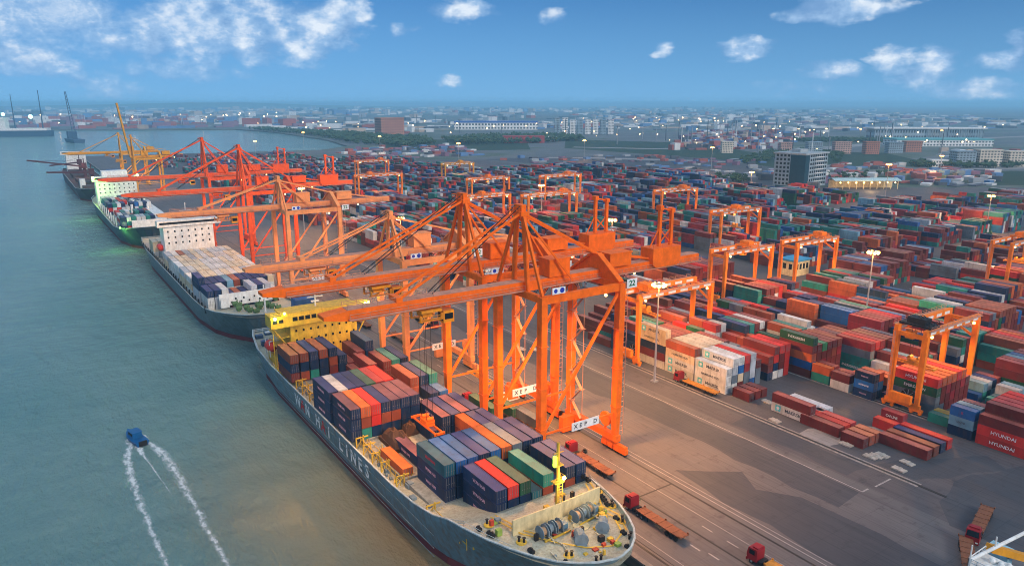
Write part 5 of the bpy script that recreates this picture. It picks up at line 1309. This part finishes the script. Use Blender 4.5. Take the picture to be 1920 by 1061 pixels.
# hatch covers and gear lying under the cranes
b = MB(); b.box(-6, 6, -1.3, 1.3, .02, .5); b.box(-5.8, 5.8, -1.2, 1.2, .5, 2.2)
t = b.build('lighting_skip', SIGNW, None, (108.2, 166, 0)); tag(t, 'long white equipment skip on the quay under the second orange crane', 'skip')
for i, (x, y) in enumerate(((106.6, 118.6), (108.3, 127.6))):
    b = MB(); b.tube((0, 0, 0), (0, 0, .5), .75, .75, 14); b.tube((0, 0, .5), (0, 0, .9), .4, .4, 10); t = b.build('cable_drum', BLACK, None, (x, y, .03)); tag(t, ('round black cable drum on the apron before the crane wheels', 'smaller dark drum beside the crane bogies on the apron')[i], 'drum')
rr = random.Random(44)
PALC = paint('loose_slab', (.42, .38, .33), .8, .5)
for i, (x, y, lb) in enumerate(((166.4, 93.2, 'before the short ones of the ground row'), (165.2, 86.0, 'left end of the slab group on asphalt'), (166.8, 85.4, 'middle of the slab group on asphalt'), (168.4, 84.8, 'right end of the slab group on asphalt'), (164.8, 78.6, 'alone nearest the viewer on asphalt'), (169.6, 79.2, 'beside the front ground row corner'), (163.6, 112.5, 'on the track before the white strip container'), (172.8, 122.0, 'beside the low maroon group'), (140, 201, 'on the open quay behind the nearest crane'), (143.5, 198, 'on the open quay, right of the other slab'), (176, 103, 'on the ground right of the white containers'))):
    b = MB(); b.box(-.9, .9, -1.6, 1.6, 0, .3); b.box(-.9, .9, -.3, .3, .3, .42); t = b.build('concrete_slab', PALC, None, (x, y, .015)); t.rotation_euler = (0, 0, rad(rr.uniform(-8, 8)))
    tag(t, 'pale loose concrete slab ' + lb, 'slab', 'loose slabs on the asphalt')
# cream hut with blue roof among the stacks
b = MB(); b.box(-6, 6, -4.5, 4.5, 0, 7.6)
o = empty('yard_hut', (322.4, 219, 0), 0, 'small cream hut with blue roof among stacks beside a gantry', 'hut')
b.build('wall', CREAMP, o)
b = MB(); b.box(-6.8, 6.8, -5.3, 5.3, 7.6, 8.4); b.build('roof', paint('blue_roof', (.05, .30, .50), .5, .3), o)
for i in range(4):
    b = MB(); b.box(-4.8 + i * 2.7, -3.2 + i * 2.7, -4.56, -4.44, 3.4, 6.2); b.build('window', GLASS, o)
for i in range(2):
    b = MB(); b.box(-6.06, -5.94, -2.8 + i * 3.4, -1.0 + i * 3.4, 3.4, 6.2); b.build('window', GLASS, o)

# white-railed gear of a mobile crane at the lower right corner
o = empty('mobile_crane', (124.6, 42.4, 0), rad(0), 'white railed top and yellow boom of a crane at the lower right corner', 'mobile crane')
b = MB(); b.box(-2, 2, -2, 2, .02, 1.6)
for x in (-1.5, 1.5):
    for y in (-1.5, 1.5): b.bar((x, y, 1.6), (x, y, 10.4), .35)
for k in range(6): b.bar((-1.5, -1.5, 2 + k * 1.8), (1.5, -1.5, 3.4 + k * 1.4), .2); b.bar((-1.5, 1.5, 2 + k * 1.4), (-1.5, -1.5, 3.4 + k * 1.4), .2)
b.build('tower', WHITEP, o)
b = MB(); b.box(-3, 3, -2.6, 2.6, 10.4, 10.8); b.rail([(-3, -2.6, 10.8), (-3, 2.6, 10.8), (3, 2.6, 10.8)], 1.3, .12, step=1.2); b.tube((-3, 2.4, 11.8), (16, .4, 12.0), .3, .3, 10)
b.tube((-3, 2.4, 10.8), (-3, 2.4, 14.6), .16, .12); b.tube((4, 1.6, 11.8), (4, 1.6, 14.0), .15, .12)
for k in range(10): b.box(rr.uniform(-2.6, 2), rr.uniform(-2.6, 2), 0, .4, 12.4, 12.9) if False else b.ball((rr.uniform(-2.4, 2.4), rr.uniform(-2.2, 1.6), 11.1), rr.uniform(.35, .7))
b.build('platform', WHITEP, o)
b = MB(); b.bar((4.5, 2.6, 11.2), (14, 0.0, 7), 1.5, 1.2); b.build('boom', YELC, o)
b = MB(); b.frustum((11.5, 3.4, .02), 1.5, 2.0, (11.5, 3.4, 7), 1.3, 1.6); b.box(9.8, 13.2, 1.4, 5.4, 7, 7.5); b.box(10.1, 12.9, 1.7, 5.1, 7.5, 8.2); b.build('cab', paint('blue_white_cab', (.30, .52, .60), .4, .3), o)

# ------------------------------------------------------------------ buildings
CONC = paint('pale_facade', (.25, .33, .38), .7, .3, (.2, .2, .2), .08)
GLB = paint('facade_glass', (.015, .05, .075), .2, .1)
def facade(base, floors, cols, h, w):
    m, nt, bs = newmat(base.name + '_with_windows')
    tcn = N(nt, 'ShaderNodeTexCoord'); sp = N(nt, 'ShaderNodeSeparateXYZ'); nt.links.new(tcn.outputs['Object'], sp.inputs[0])
    fz = MM(nt, 'FRACT', MM(nt, 'MULTIPLY', sp.outputs[2], floors / h)); cw = w / cols
    fx = MM(nt, 'FRACT', MM(nt, 'ADD', MM(nt, 'MULTIPLY', MM(nt, 'ADD', sp.outputs[0], sp.outputs[1]), 1 / cw), .5))
    def band(v, lo, hi): return MM(nt, 'MULTIPLY', MM(nt, 'GREATER_THAN', v, lo), MM(nt, 'LESS_THAN', v, hi))
    wf = MM(nt, 'MULTIPLY', band(fz, .28, .78), band(fx, .22, .8))
    col = base.node_tree.nodes['Principled BSDF'].inputs['Base Color']
    src = [n for n in base.node_tree.nodes if n.type == 'MIX'][0].inputs[6].default_value
    nv = ramp(nt, noise(nt, tcn.outputs['Object'], .06, 3), [(.3, .8), (.7, 1.15)])
    c = mixc(nt, 1.0, tuple(src)[:3], nv, 'MULTIPLY')
    nt.links.new(mixc(nt, wf, c, (.02, .028, .035)), bs.inputs['Base Color']); bs.inputs['Roughness'].default_value = .6
    return m
def block(x, y, w, d, h, label, wall, roofm=None, floors=5, cols=8, rz=0, name='building', win=True, cat='building', roofh=.8, over=.6, group=None):
    o = empty(name, (x, y, 0), rad(rz), label, cat, group)
    b = MB(); b.box(-w / 2, w / 2, -d / 2, d / 2, 0, h); b.build('wall', facade(wall, floors, cols, h, w) if win else wall, o)
    b = MB(); b.box(-w / 2 - over, w / 2 + over, -d / 2 - over, d / 2 + over, h, h + roofh); b.build('roof', roofm or wall, o)
    return o
# office tower at the yard's edge: dark glass corner, white-grid fronts
o = empty('office_building', (684, 470, 0), rad(6), 'eight-storey grey office tower with dark glass corner at the yard edge', 'building')
b = MB(); b.box(-22, 24, -18, 16, 0, 33.5); b.build('wall', CONC, o)
b = MB(); b.box(-23, 25, -19, 17, 33.5, 35); b.box(-8, 8, -4, 6, 35, 38); b.build('roof', paint('roof_grey', (.34, .38, .40), .8, .3), o)
b = MB(); b.box(-22.4, -21.7, -18.2, -2, 1, 33); b.box(-22.3, -14, -18.45, -17.8, 1, 33); b.build('glass_corner', GLB, o)
b = MB()
for f in range(8):
    z0 = 2.2 + f * 4.1
    for i in range(8): x0 = -11.4 + i * 4.4; each('window', GLASS, o, [(x0, x0 + 2.7, -18.16, -17.9, z0, z0 + 2.4)])
    for i in range(4): y0 = -1 + i * 4.2; each('window', GLASS, o, [(-22.16, -21.9, y0, y0 + 2.4, z0, z0 + 2.4)])
    each('balcony_band', WHITEP, o, [(-1.5, 15, -18.9, -17.9, 1.4 + f * 4.1, 2.0 + f * 4.1)])
TEALR = paint('pale_teal_roof', (.42, .56, .56), .6, .3)
o = empty('canopy_building', (715, 415, 0), rad(-33), 'low open-sided hall with pale teal roof and lit stalls before the office', 'building')
b = MB(); b.prism([(-9, 8.2), (0, 10.2), (9, 8.2), (9, 8.8), (0, 10.8), (-9, 8.8)], 'x', -34, 34); b.build('roof', TEALR, o)
for i in range(10):
    each('column', CREAMP, o, [(-32 + i * 7 - .25, -32 + i * 7 + .25, y - .25, y + .25, 0, 8.3) for y in (-8, 8)])
b = MB(); b.box(-33, 33, 6, 7.6, 0, 8); b.build('wall', CREAMP, o)
balls('lamp', glow('hall_lamp', (1, .62, .22), 24), o, [(-28 + i * 8, -8.4, 6.6, .55) for i in range(8)])
light('hall_light', 'POINT', (700, 398, 8), 9000, (1, .6, .25), None, size=2); S.objects[-1] if False else None
BRICK = paint('brick_orange', (.44, .17, .10), .8, .3, (.25, .1, .06), .03)
block(828, 1800, 66, 40, 46, 'large orange brick building standing alone beyond the basin', BRICK, None, 7, 10)
o = block(1320, 2045, 270, 60, 22, 'long white hall with blue roof far off at the centre', WHITEP, paint('blue_hall_roof', (.04, .12, .40), .5, .2), 2, 26, rz=-34, name='warehouse', cat='warehouse', roofh=5)
for i in range(8):
    block(1262 + i * 17.5, 1640 - i * 12, 15, 14, rr.choice((34, 40, 44, 38)), '%s of a far row of pale apartment blocks at the centre, from left' % ORD[i], WHITEP if i % 3 else CONC, None, 9, 4, rz=-34, name='apartment_block', group='pale apartment blocks far off')
o = block(1790, 905, 250, 46, 26, 'very long pale terminal building with columns far off at the right', CONC, WHITEP, 2, 40, rz=-36, name='terminal_building', roofh=2.5, over=5)
for i in range(24): each('column', CONC, o, [(-5 + i * 5.4, -3.4 + i * 5.4, -27.8, -26.4, 0, 26)])
WARMW = paint('warm_white_wall', (.66, .58, .46), .7, .3, (.3, .25, .2), .05)
block(1085, 492, 26, 20, 20, 'left part of the white lit office group on the grass at right', CONC, None, 6, 6, rz=-36, name='apartment_block')
block(1112, 472, 30, 18, 22, 'middle cream block of the white office group on the grass at right', WARMW, None, 6, 7, rz=-36, name='apartment_block')
block(1142, 450, 26, 18, 20, 'right part of the white office group on the grass at right', WARMW, None, 6, 6, rz=-36, name='apartment_block')
block(1045, 505, 22, 14, 9, 'low white annex left of the white office group', WHITEP, None, 2, 6, rz=-36, name='annex_building')
PINKW = paint('pinkish_facade', (.50, .30, .24), .8, .3, (.25, .15, .1), .05)
for i, (x, y, w, h, mt, lb) in enumerate(((1035, 858, 24, 26, WARMW, 'cream block at the left end of the housing row behind the office'), (1120, 800, 26, 24, PINKW, 'pink-brown block in the housing row behind the office'), (1150, 765, 30, 26, CONC, 'grey block in the housing row behind the office'), (1185, 735, 34, 27, PINKW, 'wide pink-brown block in the housing row behind the office'), (1215, 700, 28, 28, BRICK, 'orange-brown block at the right of the housing row'), (1270, 690, 30, 25, CONC, 'grey block behind the orange-brown housing block'), (1330, 690, 34, 25, BRICK, 'red-brown block at the far right end of the housing row'))):
    block(x, y, w * .8, 18, h * .72, lb, mt, None, 6, 7, rz=-40, name='apartment_block', group='housing row behind the office')
block(1560, 760, 190, 60, 12, 'low teal-roofed shed complex at the right beyond the field', WHITEP, paint('teal_shed_roof', (.12, .36, .36), .6, .3), 2, 30, rz=-36, name='shed_building', roofh=3)
block(930, 1330, 90, 30, 14, 'stack of red containers like a low wall beyond the open lot', paint('red_stack', (.35, .05, .045), .7, .5, (.1, .05, .08), .08), None, 4, 8, rz=-30, name='red_shed', win=False)
block(1000, 1360, 70, 24, 10, 'low white shed right of the red shed beyond the open lot', WHITEP, None, 2, 10, rz=-34, name='white_shed')

# ------------------------------------------------------------------ woods and the far city
m, nt, bs = newmat('foliage'); LEAF = m
tcn = N(nt, 'ShaderNodeTexCoord'); n_ = noise(nt, tcn.outputs['Object'], .09, 4)
c_ = ramp(nt, n_, [(.3, (.018, .045, .020)), (.55, (.035, .075, .028)), (.75, (.06, .095, .035))]); nt.links.new(c_, bs.inputs['Base Color']); bs.inputs['Roughness'].default_value = .9
def inpoly(x, y, P):
    c = False; j = len(P) - 1
    for i in range(len(P)):
        if (P[i][1] > y) != (P[j][1] > y) and x < (P[j][0] - P[i][0]) * (y - P[i][1]) / (P[j][1] - P[i][1]) + P[i][0]: c = not c
        j = i
    return c
b = MB(); rr = random.Random(12)
def crown(x, y, r, h):
    n = 9
    for k in range(n):
        a = rr.uniform(0, 6.28); q = r * rr.uniform(.1, .75); s_ = r * rr.uniform(.35, .62); z = h * rr.uniform(.45, .95)
        cx, cy = x + q * math.cos(a), y + q * math.sin(a)
        vs = [(cx + rr.uniform(.7, 1.2) * s_ * dx, cy + rr.uniform(.7, 1.2) * s_ * dy, z + rr.uniform(.7, 1.2) * s_ * dz * .8) for dx, dy, dz in ((1, 0, 0), (-1, 0, 0), (0, 1, 0), (0, -1, 0), (0, 0, 1), (0, 0, -1))]
        b.add(vs, [(0, 2, 4), (2, 1, 4), (1, 3, 4), (3, 0, 4), (2, 0, 5), (1, 2, 5), (3, 1, 5), (0, 3, 5)])
    b.bar((x, y, 0), (x, y, h * .6), .5)
WOODS = [([(640, 2480), (760, 2000), (800, 1560), (740, 1380), (640, 1320), (600, 1480), (650, 1900)], 700, 9), ([(820, 1500), (960, 1560), (1180, 1500), (1100, 1320), (900, 1280), (760, 1330)], 620, 9),
         ([(1010, 520), (1050, 545), (1160, 460), (1150, 430), (1100, 440), (1030, 490)], 150, 6), ([(1180, 430), (1290, 360), (1340, 240), (1180, 260), (1130, 380)], 260, 6), ([(860, 690), (930, 740), (1180, 860), (1240, 760), (1000, 620)], 300, 5),
         ([(1450, 1050), (1600, 1000), (1700, 880), (1640, 840), (1440, 980)], 260, 7), ([(700, 520), (780, 560), (900, 500), (860, 440), (770, 470)], 60, 4), ([(655, 520), (650, 560), (680, 580), (690, 530)], 25, 5)]
for P, n, h in WOODS:
    xs = [p[0] for p in P]; ys = [p[1] for p in P]; k = 0
    while k < n:
        x, y = rr.uniform(min(xs), max(xs)), rr.uniform(min(ys), max(ys))
        if inpoly(x, y, P): crown(x, y, rr.uniform(.5, .9) * h, rr.uniform(.8, 1.5) * h); k += 1
tag(b.build('woodland', LEAF), kind='stuff')
CITY = [paint('city_' + n_, c_, .8, .2, (.2, .2, .2), .02) for n_, c_ in (('white', (.62, .62, .60)), ('grey', (.3, .32, .34)), ('blue_roof', (.10, .20, .38)), ('red', (.34, .09, .07)), ('tan', (.46, .36, .28)), ('dark', (.07, .08, .10)), ('purple', (.22, .12, .18)))]
b = MB(); rr = random.Random(31)
def city(n, P, hmax, wmax, wts):
    xs = [p[0] for p in P]; ys = [p[1] for p in P]; k = 0
    while k < n:
        x, y = rr.uniform(min(xs), max(xs)), rr.uniform(min(ys), max(ys))
        if not inpoly(x, y, P): continue
        k += 1
        w, d, h = rr.uniform(8, wmax), rr.uniform(8, wmax * .6), rr.uniform(3, hmax) * rr.choice((.5, .7, 1))
        if rr.random() < .2: w *= 2.2; h *= .5
        a = rr.choice((0, -.6, .3)); c, s_ = math.cos(a), math.sin(a); m_ = rr.choice(wts)
        vs = [(x + u * c - v * s_, y + u * s_ + v * c, z) for z in (0, h) for u, v in ((-w / 2, -d / 2), (w / 2, -d / 2), (w / 2, d / 2), (-w / 2, d / 2))]
        b.add(vs, BOXF, m_)
city(420, [(-500, 3350), (-30, 3000), (300, 2760), (640, 2620), (900, 2500), (1300, 3600), (600, 5200), (-900, 5200)], 30, 60, (0, 0, 1, 3, 3, 6, 6, 5, 2, 4))
city(900, [(-3000, 5200), (3000, 4200), (9000, 7000), (3000, 14000), (-6000, 12000)], 40, 110, (0, 0, 1, 1, 2, 4, 5))
city(240, [(700, 2500), (900, 1900), (1250, 2100), (1700, 1800), (2300, 2200), (1500, 3400)], 16, 60, (0, 0, 0, 1, 2, 4, 5, 3))
city(900, [(1350, 1250), (1000, 960), (1200, 880), (1500, 1040), (1800, 1200), (1650, 1450)], 15, 20, (0, 3, 3, 6, 1, 5, 4, 2, 3, 6))
city(620, [(1700, 1700), (2000, 1250), (2600, 1050), (4000, 1500), (6000, 3000), (3500, 4200), (2200, 2500)], 16, 70, (0, 0, 1, 2, 4, 5, 6))
city(150, [(660, 520), (850, 620), (1050, 600), (1020, 420), (860, 345), (740, 425)], 7, 16, (0, 2, 3, 5, 6, 1, 3))
city(90, [(640, 640), (600, 960), (700, 960), (860, 890), (930, 700), (760, 560)], 5, 13, (3, 5, 6, 1, 2))
city(140, [(460, 1080), (620, 1000), (760, 1300), (620, 1330), (480, 1300)], 7, 16, (0, 3, 2, 5, 6))
city(120, [(1200, 560), (1420, 420), (1500, 500), (1330, 640)], 12, 26, (0, 3, 4, 2, 1, 0))
city(80, [(1220, 420), (1500, 240), (1600, 300), (1400, 430)], 12, 26, (0, 3, 4, 2, 1))
for k in range(110):
    x, y = rr.choice(((rr.uniform(-600, 700), rr.uniform(2950, 4200)), (rr.uniform(900, 2400), rr.uniform(1300, 3000)), (rr.uniform(1050, 1700), rr.uniform(700, 1300))))
    if -30 < x < 655 and y < 2950: continue
    h = rr.uniform(25, 48); b.box(x - .6, x + .6, y - .6, y + .6, 0, h, rr.choice((1, 5, 0)))
city(900, [(-3000, 4600), (1500, 2700), (4000, 2600), (9000, 5000), (3000, 9000), (-5000, 9000)], 26, 70, (0, 0, 0, 1, 1, 2, 4, 5, 3))
tag(b.build('far_city', CITY), kind='stuff')
b = MB()
for k in range(150):
    x, y = rr.choice(((rr.uniform(-900, 1500), rr.uniform(2900, 5200)), (rr.uniform(1100, 2600), rr.uniform(1000, 2600)), (rr.uniform(700, 1500), rr.uniform(1500, 3000)), (rr.uniform(1000, 1700), rr.uniform(600, 1200))))
    if -30 < x < 655 and y < 2950: continue
    d = math.hypot(x, y); r = d * .00045
    b.ball((x, y, rr.uniform(9, 26)), r * rr.uniform(.8, 2.1), n=5, k=3)
tag(b.build('far_city_lights', glow('far_lamp', (1, .60, .26), 9)), kind='stuff')
b = MB(); pts = [(-4200, 6900, 0), (-2000, 9600, 60), (800, 11500, 130), (2600, 11600, 150), (4200, 10800, 60), (6500, 9000, 0)]
top = [(-1500, 14500), (1200, 13200, ), (2400, 13000), (3300, 12800), (4400, 12400), (6400, 11500)]
zs = [0, 150, 230, 240, 120, 0]
for (p_, z_), (q_, w_) in zip(zip(top[:-1], zs[:-1]), zip(top[1:], zs[1:])):
    b.add([(p_[0], p_[1] - 900, 0), (q_[0], q_[1] - 900, 0), (q_[0], q_[1], w_ * .38), (p_[0], p_[1], z_ * .38), (p_[0], p_[1] + 900, 0), (q_[0], q_[1] + 900, 0)], [(0, 1, 2, 3), (3, 2, 5, 4)])
tag(b.build('hills', LEAF), kind='structure')
S.cycles.pixel_filter_type = 'BLACKMAN_HARRIS'; S.cycles.filter_width = 1.0
S.cycles.volume_bounces = 2; S.cycles.max_bounces = 6; S.cycles.diffuse_bounces = 3; S.cycles.glossy_bounces = 3; S.cycles.transparent_max_bounces = 12
S.cycles.use_denoising = True; S.cycles.sample_clamp_indirect = 2.5; S.cycles.sample_clamp_direct = 12.0
print('objects', len(S.objects))
